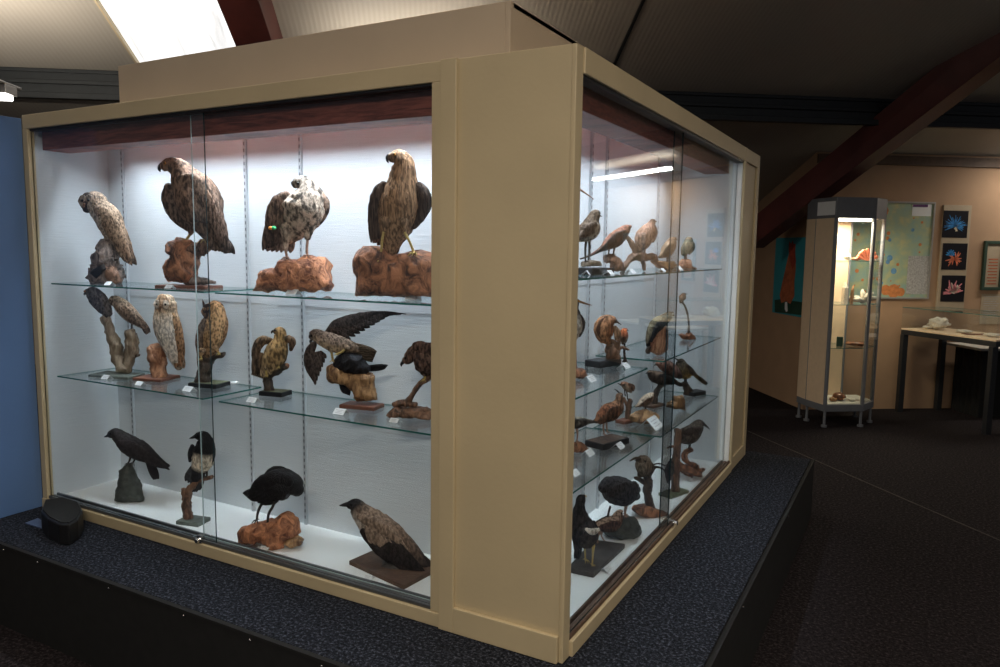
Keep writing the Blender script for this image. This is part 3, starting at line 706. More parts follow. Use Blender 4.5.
build('stuffed_buzzard', 'large rich brown bird of prey on reddish driftwood, looking left over its shoulder', f,
  [(530, 142, 22), (550, 137, 30), (585, 152, 40), (610, 190, 58), (645, 245, 85), (675, 310, 84), (705, 370, 60), (735, 420, 42), (765, 455, 26)], 'feather_hawk',
  [W(135, 100, 75), W(140, 110, 90), W(115, 95, 82), W(90, 75, 68)], belly=[W(140, 105, 78), W(140, 108, 84), W(130, 104, 86), W(95, 80, 72)], axis='n-',
  beak=[(522, 138, 15), (512, 145, 12), (508, 155, 7), (511, 163, 2)], eyes=[(542, 133, 6, -26, 'eye_amber')],
  wings=[{'spine': [(625, 205, 30), (665, 225, 48), (710, 290, 52), (745, 360, 44), (775, 430, 30), (793, 475, 13)], 'off': -55, 'flat': .3, 'cols': [W(140, 112, 92), W(118, 97, 84), W(80, 68, 62)], 'fans': [((690, 330), (745, 300), (745, 470), (800, 480), 6, 15), ((640, 250), (720, 250), (690, 360), (760, 370), 5, 22, -12)]},
         {'spine': [(540, 222, 20), (535, 260, 26), (555, 310, 30), (590, 355, 26), (630, 395, 12)], 'off': 10, 'flat': .4, 'cols': [W(105, 85, 72), W(120, 100, 88), W(90, 74, 64)], 'fans': [((530, 270), (560, 300), (610, 385), (640, 400), 4, 12)]}],
  tails=[{'fan': ((700, 400), (745, 400), (700, 462), (800, 484), 7, 15), 'cols': [W(85, 72, 66), W(60, 50, 48)]}],
  legs=[{'p': [(640, 380, 22), (628, 408, 11), (612, 432, 7)], 'off': 0, 'foot': 26}, {'p': [(690, 370, 28), (692, 405, 14), (690, 436, 8)], 'off': -15, 'foot': 28}], lmat='leg_yellow',
  woods=[{'out': [(540, 592), (526, 545), (535, 515), (565, 500), (555, 470), (545, 440), (575, 432), (595, 420), (640, 435), (655, 470), (662, 510), (650, 560), (640, 595)], 'dep': 95, 'mat': 'burl_dark', 'name': 'driftwood', 'ns': .5},
         {'lofts': [[(640, 478, 28), (680, 455, 28), (722, 456, 20)]], 'mat': 'drift_brown', 'name': 'branch', 'ns': .5}, {'lofts': [[(620, 592, 22), (680, 592, 14), (725, 600, 6)]], 'mat': 'stump_grey', 'name': 'root'}],
  extra=lambda f, t: box_base(f, t, 'base', 492, 757, 612, .15, .015, 'base_red'))
f = Fig(c2, (215, 632), ZT, 'A', dep=.2)
def tags(f, t):
    for x, mt_ in ((147, 'tag_orange'), (160, 'tag_green')):
        mb = MB(); mb.ball(f.pt(x, 386, -62), 9*f.mpp, (1, 1, .8), n=5); obj('leg_tag', mb, mt_, t)
build('stuffed_rough_legged_buzzard', 'pale-headed blotchy brown buzzard with green and orange tag on orange burl', f,
  [(216, 214, 16), (232, 208, 28), (258, 220, 40), (265, 262, 70), (255, 310, 86), (240, 355, 70), (222, 395, 42), (190, 430, 20)], 'feather_blotch',
  [W(180, 170, 160), W(165, 150, 138), W(140, 118, 100), W(150, 125, 108), W(170, 155, 140)], belly=[W(190, 182, 172), W(175, 165, 155), W(195, 182, 168), W(190, 175, 160), W(175, 160, 146)],
  beak=[(212, 206, 9), (206, 208, 7), (205, 215, 3)], eyes=[(240, 213, 5, -30, None)],
  wings=[{'spine': [(190, 258, 20), (160, 285, 32), (140, 335, 32), (130, 390, 24), (118, 440, 12)], 'off': -18, 'flat': .5, 'cols': [W(135, 112, 98), W(105, 85, 75), W(85, 70, 64)], 'fans': [((130, 320), (170, 330), (100, 470), (150, 450), 6, 13), ((140, 290), (190, 280), (130, 390), (170, 390), 4, 18, -12)], 'mat': 'feather_hawk'},
         {'spine': [(310, 250, 16), (330, 285, 22), (325, 330, 20), (310, 365, 10)], 'off': 0, 'flat': .8, 'cols': [W(140, 118, 102), W(110, 92, 82)]}],
  tails=[{'fan': ((140, 400), (200, 410), (102, 474), (190, 480), 6, 15), 'off': 15, 'cols': [W(170, 160, 152), W(120, 108, 104)], 'mat': 'feather_soft'}],
  legs=[{'p': [(195, 385, 30), (192, 430, 16), (190, 470, 9), (195, 502, 5)], 'off': -25, 'foot': 26, 'mat': 'leg_flesh'}, {'p': [(278, 370, 28), (272, 425, 16), (268, 465, 8), (270, 494, 5)], 'off': -15, 'foot': 26, 'mat': 'leg_flesh'}],
  woods=[{'out': [(66, 630), (68, 590), (88, 552), (150, 540), (160, 505), (210, 510), (262, 498), (325, 498), (345, 515), (352, 560), (367, 600), (360, 632)], 'dep': 150, 'mat': 'burl_orange', 'name': 'burl', 'ns': .28}], extra=tags)
f = Fig(c2, (600, 650), ZT, 'A', dep=.2)
build('stuffed_kite', 'tall streaky brown bird of prey with folded wings on dark orange burl', f,
  [(596, 108, 20), (622, 108, 34), (640, 135, 44), (640, 190, 54), (632, 250, 72), (622, 320, 80), (610, 380, 66), (598, 430, 46), (592, 475, 24)], 'feather_streak',
  [W(150, 120, 85), W(140, 110, 80), W(120, 95, 75), W(110, 88, 70)], belly=[W(140, 108, 76), W(165, 128, 90), W(150, 118, 84), W(160, 132, 102)],
  beak=[(590, 100, 12), (580, 108, 10), (578, 120, 5), (582, 128, 2)], eyes=[(616, 100, 6, -32, 'eye_amber')],
  wings=[{'spine': [(572, 215, 16), (555, 245, 28), (540, 300, 28), (530, 360, 20), (526, 425, 10)], 'off': -22, 'flat': .5, 'cols': [W(95, 80, 70), W(85, 72, 66), W(75, 62, 56)], 'fans': [((535, 300), (570, 300), (524, 440), (560, 420), 5, 11)]},
         {'spine': [(705, 215, 14), (722, 250, 28), (728, 295, 26), (712, 340, 20), (686, 382, 9)], 'off': -10, 'flat': .5, 'cols': [W(90, 76, 68), W(70, 60, 56), W(75, 64, 58)], 'fans': [((735, 270), (700, 300), (700, 370), (670, 392), 5, 12)]}],
  tails=[{'fan': ((560, 400), (610, 420), (515, 440), (600, 490), 6, 14), 'off': 25, 'cols': [W(120, 98, 80), W(90, 74, 64)]}],
  legs=[{'p': [(592, 355, 26), (582, 395, 14), (574, 440, 6), (568, 508, 5)], 'off': -48, 'foot': 30}, {'p': [(655, 360, 22), (660, 400, 10), (680, 440, 5), (698, 485, 5)], 'off': -45, 'foot': 28}], lmat='leg_yellow', footsize=30,
  woods=[{'out': [(458, 650), (455, 560), (447, 490), (490, 450), (540, 452), (600, 495), (655, 480), (700, 468), (760, 480), (800, 520), (800, 655)], 'dep': 150, 'mat': 'burl_dark', 'name': 'burl', 'ns': .25}])
# ================= left front, middle shelf
f = Fig(c3, (290, 545), ZM, 'A')
def owl_b(f, t):
    mb = MB(); loft(f, mb, [(270, 150, 20), (288, 158, 28), (320, 188, 38), (360, 228, 38), (400, 262, 28), (430, 288, 17)], cols=[W(120, 105, 90), W(150, 128, 108), W(130, 110, 92)], belly=[W(165, 150, 135)], axis='n-', n=6)
    obj('body', mb, 'feather_owl', t, smooth=True)
    mb = MB(); loft(f, mb, [(310, 185, 16), (345, 210, 26), (385, 245, 24), (425, 280, 10)], flat=.3, off=-26, cols=[W(130, 108, 88), W(95, 78, 65)], n=5); fan(f, mb, (380, 240), (400, 230), (440, 300), (460, 292), 4, 7, off=-18, cols=[W(110, 90, 75)])
    obj('wing', mb, 'feather_owl', t, smooth=True)
    mb = MB(); fan(f, mb, (415, 275), (435, 268), (445, 330), (462, 320), 4, 8, cols=[W(80, 65, 56)]); obj('tail', mb, 'feather_owl', t, smooth=True)
    face(f, t, 276, 158, 20, -12, ((268, 154, 4), (285, 155, 4)), W(110, 95, 82), W(160, 145, 130), .4)
    mb = MB(); loft(f, mb, [(262, 160, 5), (258, 166, 4), (260, 172, 1.5)], seg=8); obj('beak', mb, 'horn_dark', t, smooth=True)
    box_base(f, t, 'base', 155, 430, 538, .15, .014, 'base_greygreen', off=0)
build('stuffed_little_owls', 'pair of small owls on a forked pale branch, one dark grey', f,
  [(140, 112, 18), (165, 118, 34), (195, 150, 42), (228, 195, 36), (250, 225, 20)], 'feather_owl', [W(95, 95, 100), W(110, 108, 112), W(85, 82, 84)],
  beak=[(128, 118, 5), (124, 124, 4), (126, 130, 1.5)], eyes=[(140, 108, 5, -24, 'eye_amber')],
  wings=[{'spine': [(165, 130, 16), (195, 155, 26), (228, 198, 20), (255, 235, 8)], 'off': -28, 'flat': .3, 'cols': [W(90, 90, 96), W(70, 70, 76)]}],
  legs=[{'p': [(225, 218, 10), (225, 235, 6), (226, 246, 4)], 'foot': 14}, {'p': [(370, 250, 10), (368, 295, 6), (364, 322, 4)], 'foot': 14}],
  woods=[{'lofts': [[(325, 505, 30), (300, 460, 28), (285, 390, 30), (262, 320, 26), (232, 250, 24)], [(335, 505, 30), (358, 460, 28), (368, 400, 30), (364, 325, 30)]], 'mat': 'bark_pale', 'name': 'branch', 'ns': .35}, {'lofts': [[(375, 440, 8), (395, 440, 8), (408, 436, 5)]], 'mat': 'bark_dark', 'name': 'twig'}], extra=owl_b)
f = Fig(c3, (500, 560), ZM, 'A')
def barn(f, t):
    face(f, t, 541, 174, 44, -34, ((519, 172, 7), (564, 174, 7)), W(205, 170, 135), W(235, 222, 208), .3, beak=[(541, 182, 6), (538, 196, 5), (537, 208, 2)])
    box_base(f, t, 'base', 398, 594, 556, .17, .016, 'base_red')
build('stuffed_barn_owl', 'white-bellied barn owl with heart-shaped face on orange stump', f,
  [(545, 158, 42), (545, 180, 52), (543, 215, 56), (545, 255, 64), (555, 310, 64), (572, 365, 56), (590, 420, 46), (605, 470, 32), (612, 500, 18)], 'feather_soft',
  [W(205, 180, 150), W(200, 170, 135), W(195, 165, 135), W(175, 150, 120)], belly=[W(215, 190, 160), W(205, 180, 150), W(235, 232, 225), W(225, 220, 212), W(165, 150, 130)],
  
  wings=[{'spine': [(585, 230, 18), (608, 280, 24), (622, 350, 24), (632, 420, 20), (628, 485, 9)], 'off': -22, 'flat': .6, 'cols': [W(185, 145, 100), W(165, 125, 88), W(150, 110, 80)], 'mat': 'feather_owl', 'fans': [((595, 330), (620, 330), (605, 495), (635, 490), 4, 12)]},
         {'spine': [(500, 225, 14), (492, 262, 18), (498, 320, 16), (515, 370, 9)], 'off': 5, 'flat': .7, 'cols': [W(195, 155, 110), W(185, 150, 110)], 'mat': 'feather_owl'}],
  tails=[{'fan': ((590, 430), (620, 430), (590, 505), (630, 505), 5, 12), 'off': 10, 'cols': [W(180, 150, 120), W(150, 125, 105)], 'mat': 'feather_owl'}],
  legs=[{'p': [(545, 365, 22), (535, 380, 12), (522, 390, 7)], 'off': -22, 'foot': 22}, {'p': [(560, 370, 22), (548, 384, 12), (536, 394, 7)], 'off': 12, 'foot': 22}], lmat='leg_flesh',
  woods=[{'lofts': [[(510, 548, 40), (505, 500, 34), (500, 450, 42), (492, 402, 34)]], 'mat': 'bark_orange', 'name': 'stump', 'ns': .3}], extra=barn)
f = Fig(c3, (755, 595), ZM, 'A')
def leo(f, t):
    face(f, t, 768, 212, 34, -22, ((756, 208, 6), (780, 206, 6)), W(80, 55, 42), W(190, 140, 95), .5, beak=[(764, 220, 5), (762, 232, 4), (762, 238, 1.5)])
    for a in ([(742, 190, 8), (736, 170, 6), (731, 152, 2)], [(812, 182, 9), (826, 176, 6), (838, 184, 2)]):
        mb = MB(); loft(f, mb, a, flat=.5, cols=[W(100, 60, 45)], n=3); obj('ear_tuft', mb, 'feather_owl', t, smooth=True)
    box_base(f, t, 'base', 672, 862, 600, .13, .022, 'base_black', top='base_green')
build('stuffed_long_eared_owl', 'golden brown eared owl on dark post with black base, by the glass door edge', f,
  [(772, 194, 30), (790, 198, 44), (802, 228, 48), (798, 280, 53), (786, 340, 53), (774, 395, 42), (760, 435, 28)], 'feather_owl',
  [W(175, 130, 85), W(165, 120, 80), W(150, 112, 80), W(130, 100, 75)], belly=[W(200, 150, 95), W(205, 160, 105), W(195, 155, 105), W(150, 120, 90)], axis='v',
  
  wings=[{'spine': [(758, 258, 20), (738, 310, 26), (728, 370, 24), (728, 430, 15), (735, 480, 8)], 'off': -22, 'flat': .5, 'cols': [W(125, 105, 90), W(110, 92, 80)], 'fans': [((725, 350), (750, 360), (722, 500), (750, 490), 4, 10)]},
         {'spine': [(836, 225, 12), (845, 280, 17), (836, 340, 15), (818, 385, 9)], 'off': 5, 'flat': .6, 'cols': [W(150, 115, 80)]}],
  tails=[{'fan': ((745, 430), (780, 430), (715, 560), (750, 560), 5, 12), 'off': 12, 'cols': [W(110, 92, 78), W(80, 68, 58)]}],
  legs=[{'p': [(745, 410, 20), (740, 432, 12), (742, 452, 8)], 'off': -35, 'foot': 20}, {'p': [(800, 395, 20), (815, 415, 12), (825, 428, 8)], 'off': -15, 'foot': 20}], lmat='leg_yellow',
  woods=[{'lofts': [[(735, 580, 40), (738, 540, 34), (748, 490, 32), (758, 455, 30)], [(760, 462, 22), (795, 445, 16), (838, 432, 14)]], 'mat': 'bark_dark', 'name': 'perch', 'ns': .35}], extra=leo)
f = Fig(c4, (168, 500), ZM, 'A')
build('stuffed_kestrel', 'small tawny falcon with raised shoulders on a bent branch, black base', f,
  [(172, 196, 16), (188, 200, 27), (192, 232, 32), (180, 275, 50), (162, 325, 54), (140, 370, 42), (115, 400, 24)], 'feather_hawk',
  [W(125, 100, 65), W(135, 110, 70), W(120, 98, 70), W(125, 105, 80)], belly=[W(150, 120, 75), W(175, 140, 80), W(160, 132, 84), W(170, 150, 120)],
  beak=[(158, 196, 7), (151, 200, 5), (151, 207, 2)], eyes=[(175, 190, 5, -22, None)],
  wings=[{'spine': [(150, 240, 16), (110, 240, 24), (85, 280, 22), (82, 330, 18), (85, 370, 8)], 'off': -14, 'flat': .45, 'cols': [W(125, 100, 72), W(110, 92, 76), W(85, 74, 64)], 'fans': [((75, 290), (110, 300), (70, 400), (110, 400), 5, 10)]},
         {'spine': [(205, 240, 14), (235, 232, 18), (252, 250, 18), (245, 285, 8)], 'off': -8, 'flat': .5, 'cols': [W(130, 104, 78), W(110, 90, 72)]}],
  tails=[{'fan': ((90, 370), (135, 380), (55, 404), (110, 425), 7, 12), 'off': 8, 'cols': [W(140, 125, 105), W(110, 98, 84)], 'mat': 'feather_bar'}],
  legs=[{'p': [(170, 340, 14), (186, 350, 6), (195, 366, 4)], 'off': -22, 'foot': 16}, {'p': [(140, 370, 14), (138, 390, 6), (142, 405, 4)], 'off': -30, 'foot': 16}], lmat='leg_yellow',
  woods=[{'lofts': [[(142, 488, 24), (132, 450, 20), (132, 415, 18), (165, 390, 20), (205, 368, 18), (222, 362, 13)]], 'mat': 'bark_dark', 'name': 'perch', 'ns': .35}, {'lofts': [[(218, 362, 14), (224, 361, 12)]], 'mat': 'bark_orange', 'name': 'cut_end'}],
  extra=lambda f, t: box_base(f, t, 'base', 100, 240, 505, .10, .022, 'base_black', top='base_green'))
f = Fig(c4, (580, 560), ZM, 'A')
def prey(f, t):
    mb = MB(); loft(f, mb, [(455, 385, 14), (480, 350, 40), (530, 345, 52), (575, 370, 42), (610, 375, 20)], cols=[W(35, 36, 44)], n=5, ns=.25, nf=40)
    fan(f, mb, (590, 365), (590, 385), (705, 358), (690, 375), 5, 8, cols=[W(32, 33, 42)]); fan(f, mb, (480, 440), (510, 430), (500, 490), (524, 500), 5, 10, off=-8, cols=[W(30, 31, 40)])
    fan(f, mb, (500, 320), (560, 320), (520, 290), (575, 330), 5, 9, off=-10, cols=[W(34, 35, 44)])
    obj('prey_body', mb, 'feather_black', t, smooth=True, label='dark feathered prey under the falcon')
    box_base(f, t, 'base', 478, 685, 558, .11, .017, 'base_red')
build('stuffed_falcon_with_prey', 'falcon with one long wing raised, standing over black prey', f,
  [(345, 222, 20), (358, 215, 30), (390, 228, 34), (430, 245, 42), (475, 262, 42), (520, 270, 32), (560, 280, 20)], 'feather_owl',
  [W(85, 72, 65), W(120, 102, 90), W(105, 90, 78)], belly=[W(150, 130, 115), W(205, 185, 160), W(185, 165, 135), W(150, 130, 110)], axis='n-',
  beak=[(338, 240, 8), (336, 248, 6), (340, 254, 2)], eyes=[(350, 215, 6, -26, None)],
  wings=[{'spine': [(415, 215, 24), (455, 175, 34), (520, 150, 32), (580, 128, 22), (640, 110, 8), (700, 108, 6), (785, 116, 2)], 'off': 18, 'flat': .22, 'cols': [W(70, 58, 55), W(62, 52, 50), W(45, 38, 38), W(35, 30, 32)], 'spread': .8,
          'fans': [((440, 190), (600, 125), (520, 235), (705, 122), 9, 13, -2), ((600, 120), (640, 108), (650, 128), (760, 118), 4, 7, 2)]},
         {'spine': [(365, 255, 16), (345, 290, 24), (342, 340, 26), (355, 390, 20), (372, 440, 5)], 'off': -28, 'flat': .28, 'cols': [W(75, 64, 60), W(70, 60, 57), W(60, 50, 50)], 'fans': [((345, 300), (395, 290), (372, 445), (420, 320), 7, 11)]}],
  tails=[{'fan': ((540, 255), (540, 285), (652, 292), (630, 340), 7, 13), 'off': -4, 'cols': [W(110, 98, 82), W(75, 66, 58)], 'mat': 'feather_bar'}],
  legs=[{'p': [(440, 280, 16), (445, 310, 8), (450, 335, 5)], 'off': -16, 'foot': 18}, {'p': [(520, 270, 16), (500, 290, 8), (475, 302, 5)], 'off': -30, 'foot': 18}], lmat='leg_yellow',
  woods=[{'out': [(412, 375), (418, 358), (450, 350), (470, 362), (480, 385), (540, 395), (600, 395), (640, 400), (640, 450), (655, 525), (560, 532), (535, 475), (500, 440), (440, 445), (415, 430)], 'dep': 75, 'mat': 'bark_gold', 'name': 'perch', 'ns': .4}], extra=prey)
f = Fig(c4, (810, 600), ZM, 'A', lim=(.1, .25))
build('stuffed_buzzard', 'brown bird of prey bending left at right edge of middle shelf, partly behind the frame', f,
  [(785, 335, 16), (800, 330, 26), (825, 300, 34), (850, 300, 52), (890, 320, 78), (940, 350, 70), (985, 395, 48), (1010, 440, 25)], 'feather_hawk',
  [W(115, 90, 78), W(100, 76, 68), W(85, 66, 60)], belly=[W(120, 96, 84), W(95, 74, 66)], axis='n+',
  beak=[(776, 345, 9), (769, 354, 7), (770, 364, 2)], eyes=[(795, 322, 5, -20, None)],
  wings=[{'spine': [(850, 260, 18), (880, 262, 26), (930, 300, 42), (980, 370, 34), (1010, 440, 12)], 'off': -50, 'flat': .3, 'cols': [W(100, 76, 68), W(78, 62, 58)]}],
  tails=[{'fan': ((990, 410), (1020, 400), (1015, 480), (1050, 480), 5, 14), 'cols': [W(80, 62, 56)]}],
  legs=[{'p': [(880, 390, 20), (885, 410, 9), (880, 428, 6)], 'off': -10, 'foot': 20}, {'p': [(905, 390, 20), (905, 405, 9), (898, 415, 6)], 'off': 15, 'foot': 20}], lmat='leg_yellow',
  woods=[{'lofts': [[(790, 545, 16), (820, 500, 13), (850, 455, 14), (900, 418, 16), (930, 405, 12)], [(735, 545, 12), (780, 540, 16), (835, 545, 12)]], 'mat': 'drift_brown', 'name': 'branch', 'ns': .4, 'flat': 1},
         {'out': [(705, 600), (712, 575), (750, 560), (820, 562), (890, 560), (930, 580), (930, 610)], 'dep': 110, 'mat': 'drift_brown', 'name': 'root_base', 'ns': .35}])
# ================= left front, case floor
ZF = PT+.05
f = Fig(c5, (352, 437), ZF, 'A')
build('stuffed_jackdaw', 'small black jackdaw with long tail on a pointed dark rock', f,
  [(278, 174, 16), (296, 172, 23), (318, 188, 28), (350, 215, 38), (395, 240, 38), (435, 262, 26), (475, 284, 13), (505, 298, 6)], 'feather_black',
  [W(48, 48, 56), W(62, 60, 66), W(45, 42, 48), W(35, 34, 40)], axis='n+',
  beak=[(272, 176, 8), (262, 181, 5), (253, 184, 2)], eyes=[(284, 168, 4, -18, None)],
  wings=[{'spine': [(325, 205, 16), (365, 218, 26), (420, 248, 20), (470, 278, 10), (518, 305, 3)], 'off': -24, 'flat': .3, 'cols': [W(60, 54, 58), W(44, 42, 50)], 'fans': [((360, 240), (400, 225), (490, 298), (516, 303), 4, 8)]}],
  tails=[{'fan': ((415, 265), (435, 268), (448, 350), (465, 348), 4, 9), 'cols': [W(36, 34, 40)]}],
  legs=[{'p': [(362, 255, 10), (358, 272, 4), (350, 286, 3)], 'off': -12, 'foot': 14}, {'p': [(372, 258, 10), (368, 274, 4), (358, 290, 3)], 'off': 10, 'foot': 14}],
  woods=[{'out': [(298, 437), (303, 385), (312, 350), (318, 310), (338, 290), (355, 288), (366, 315), (378, 352), (396, 385), (407, 430), (404, 438)], 'dep': 70, 'mat': 'rock_dark', 'name': 'rock', 'ns': .3}])
f = Fig(c5, (600, 520), ZF, 'A')
build('stuffed_magpie', 'black and white magpie on a twisted branch just left of the glass door edge', f,
  [(618, 180, 14), (638, 184, 25), (648, 210, 34), (645, 240, 42), (638, 280, 42), (625, 315, 30), (612, 345, 20)], 'feather_soft',
  [W(16, 16, 20)]*7+[W(225, 215, 195)]*3+[W(42, 44, 52)]*3,
  beak=[(612, 180, 8), (600, 186, 6), (587, 190, 2)], eyes=[(628, 176, 4, -20, None)],
  wings=[{'spine': [(605, 215, 8), (598, 245, 12), (595, 275, 6)], 'off': -14, 'flat': .6, 'cols': [W(30, 32, 40)], 'mat': 'feather_black'}, {'spine': [(672, 215, 10), (680, 250, 12), (672, 290, 6)], 'off': -5, 'flat': .6, 'cols': [W(30, 32, 40)], 'mat': 'feather_black'}],
  tails=[{'fan': ((600, 300), (645, 300), (576, 352), (628, 390), 6, 12), 'off': -6, 'cols': [W(70, 74, 82), W(55, 60, 70)], 'mat': 'feather_black'}, {'fan': ((610, 320), (630, 320), (592, 400), (612, 400), 4, 11), 'off': 4, 'cols': [W(60, 62, 68)], 'mat': 'feather_black'}],
  legs=[{'p': [(650, 300, 10), (658, 322, 4), (656, 338, 3)], 'off': -6, 'foot': 16}, {'p': [(640, 305, 10), (642, 328, 4), (638, 348, 3)], 'off': 8, 'foot': 16}],
  woods=[{'lofts': [[(585, 500, 18), (578, 462, 15), (576, 420, 15), (590, 385, 12), (630, 355, 10), (676, 342, 8)], [(576, 425, 12), (566, 405, 10), (560, 390, 8)]], 'mat': 'drift_brown', 'name': 'branch', 'ns': .4}],
  extra=lambda f, t: box_base(f, t, 'base', 545, 660, 522, .11, .02, 'base_greygreen'))
f = Fig(c6, (190, 395), ZF, 'A')
build('stuffed_crow', 'all-black crow hunched with lowered head on orange driftwood on the case floor', f,
  [(150, 195, 22), (165, 170, 36), (195, 165, 52), (235, 165, 58), (270, 170, 44), (290, 188, 24)], 'feather_black', [W(30, 30, 34), W(26, 26, 31)],
  beak=[(205, 225, 8), (190, 235, 6), (172, 240, 2)], eyes=[(214, 212, 4, -40, None)],
  wings=[{'spine': [(270, 145, 20), (235, 135, 30), (190, 140, 30), (160, 155, 22), (130, 190, 14)], 'off': -36, 'flat': .4, 'cols': [W(28, 28, 33)], 'fans': [((200, 150), (240, 200), (120, 200), (170, 225), 5, 13)]},
         {'spine': [(240, 130, 14), (205, 118, 16), (175, 130, 16), (150, 160, 10)], 'off': 25, 'flat': .5, 'cols': [W(26, 26, 31)]}],
  tails=[{'fan': ((170, 180), (180, 205), (88, 196), (112, 222), 6, 12), 'cols': [W(50, 50, 56), W(38, 38, 44)]}],
  legs=[{'p': [(165, 220, 14), (150, 245, 6), (140, 270, 5), (136, 298, 4)], 'off': 0, 'foot': 20}, {'p': [(215, 215, 14), (205, 240, 6), (190, 268, 5), (186, 322, 4)], 'off': -25, 'foot': 22}],
  woods=[{'out': [(72, 375), (70, 340), (82, 322), (130, 312), (175, 298), (215, 290), (240, 265), (268, 268), (290, 300), (298, 335), (280, 360), (245, 370), (232, 400), (205, 410), (182, 385), (140, 375), (100, 385)], 'dep': 90, 'mat': 'burl_orange', 'name': 'driftwood', 'ns': .4},
         {'out': [(240, 380), (250, 360), (290, 350), (316, 365), (310, 382), (270, 394)], 'dep': 40, 'off': -10, 'mat': 'bark_gold', 'name': 'driftwood_knob', 'ns': .3}])
f = Fig(c6, (640, 470), ZF, 'A', lim=(.1, .24))
def hc(f, t):
    mb = MB(); q = [on_z(*c6(x, y), ZF) for (x, y) in ((478, 462), (590, 412), (800, 490), (680, 556))]
    q = [f.clamp(p, False) for p in q]; mb.prism([(p.x, p.y) for p in q][::-1], ZF, ZF+.018)
    obj('base', mb, 'base_brown', t, bevel=.002)
    mb = MB(); chunk(f, mb, [(580, 470), (620, 445), (700, 445), (730, 465), (690, 480), (620, 482)], 100, ns=.2); obj('moss', mb, 'slate', t, smooth=True)
build('stuffed_hooded_crow', 'grey-backed hooded crow with black head on a dark board', f,
  [(482, 240, 16), (500, 242, 26), (520, 265, 34), (555, 300, 48), (605, 345, 58), (660, 390, 52), (715, 430, 36), (760, 470, 18)], 'feather_soft',
  [W(28, 28, 34), W(40, 38, 42), W(150, 130, 115), W(150, 128, 112), W(140, 118, 102), W(105, 88, 78), W(50, 44, 46)], belly=[W(28, 28, 34), W(60, 56, 58), W(205, 195, 185), W(195, 185, 175), W(180, 168, 158), W(110, 98, 90), W(50, 44, 46)], axis='n-',
  beak=[(478, 238, 10), (462, 240, 8), (443, 243, 2)], eyes=[(494, 234, 4, -22, None)],
  wings=[{'spine': [(545, 320, 12), (580, 350, 26), (640, 390, 40), (700, 425, 32), (745, 465, 18), (785, 505, 6)], 'off': -45, 'flat': .25, 'cols': [W(55, 46, 46), W(48, 42, 43), W(36, 32, 36)], 'fans': [((600, 380), (680, 370), (740, 490), (790, 505), 6, 12)], 'mat': 'feather_soft'},
         {'spine': [(530, 270, 12), (590, 300, 28), (650, 350, 26), (700, 390, 10)], 'off': -38, 'flat': .3, 'cols': [W(160, 140, 125), W(150, 130, 115)], 'mat': 'feather_soft', 'fans': [((560, 300), (640, 350), (580, 360), (660, 395), 6, 10, -14)]}],
  tails=[{'fan': ((710, 400), (740, 440), (800, 480), (800, 510), 5, 14), 'cols': [W(50, 44, 46)], 'mat': 'feather_black'}],
  legs=[{'p': [(625, 395, 16), (632, 430, 7), (628, 452, 5)], 'off': -22, 'foot': 24}, {'p': [(650, 405, 16), (660, 430, 7), (660, 448, 5)], 'off': 15, 'foot': 24}], extra=hc)

# ================= right side, topmost shelf
K = dict(k=.5)
f = Fig(b1, (120, 520), ZBT, 'B', dep=.2)
build('stuffed_thrush', 'brown thrush-like wader standing on a dark board at near end of topmost shelf', f,
  [(172, 222, 12), (158, 225, 24), (140, 258, 32), (128, 300, 48), (105, 330, 42), (75, 348, 24), (50, 362, 12)], 'feather_owl', [W(95, 80, 62), W(110, 95, 80), W(90, 78, 66)], belly=[W(110, 98, 82), W(165, 155, 140), W(150, 140, 125)], axis='n+',
  beak=[(176, 232, 5), (185, 237, 3), (189, 239, 1)], eyes=[(164, 220, 4, -18, None)],
  wings=[{'spine': [(130, 280, 16), (100, 305, 28), (70, 335, 16), (40, 360, 5)], 'off': -34, 'flat': .3, 'cols': [W(95, 80, 68)]}],
  tails=[{'fan': ((60, 345), (65, 360), (20, 372), (22, 384), 3, 8), 'cols': [W(80, 68, 58)]}],
  legs=[{'p': [(105, 355, 10), (99, 400, 5), (100, 470, 4)], 'off': -8, 'foot': 14}, {'p': [(132, 350, 10), (133, 400, 5), (130, 466, 4)], 'off': 12, 'foot': 14}], lmat='leg_dark',
  woods=[{'out': [(85, 494), (90, 470), (130, 462), (175, 468), (185, 492)], 'dep': 60, 'mat': 'bark_pale', 'name': 'stone', 'ns': .2}],
  extra=lambda f, t: box_base(f, t, 'base', 60, 235, 522, .11, .028, 'base_black'))
f = Fig(b1, (255, 518), ZBT, 'B', dep=.2)
build('stuffed_songbird', 'slender dark bird with long thin tail on brown knotted wood', f,
  [(335, 290, 8), (318, 298, 20), (290, 325, 32), (255, 358, 38), (215, 388, 26), (180, 410, 12), (130, 438, 6), (80, 456, 4)], 'feather_hawk', [W(95, 70, 60), W(65, 58, 58), W(50, 46, 48)], belly=[W(160, 105, 85), W(140, 92, 74), W(80, 62, 56)], axis='n-',
  beak=[(334, 290, 5), (340, 290, 3), (344, 291, 1)], eyes=[(322, 291, 3, -14, None)],
  wings=[{'spine': [(290, 320, 14), (250, 345, 24), (200, 385, 14), (150, 420, 4)], 'off': -26, 'flat': .3, 'cols': [W(60, 55, 56), W(45, 42, 44)]}],
  legs=[{'p': [(250, 395, 7), (245, 415, 4), (243, 432, 3)], 'off': -8, 'foot': 12}, {'p': [(235, 395, 7), (232, 415, 4), (230, 434, 3)], 'off': 10, 'foot': 12}],
  woods=[{'out': [(205, 470), (212, 440), (240, 428), (262, 440), (285, 470), (300, 515), (250, 518), (240, 480)], 'dep': 60, 'mat': 'drift_brown', 'name': 'perch', 'ns': .4}])
f = Fig(b1, (405, 515), ZBT, 'B', dep=.2)
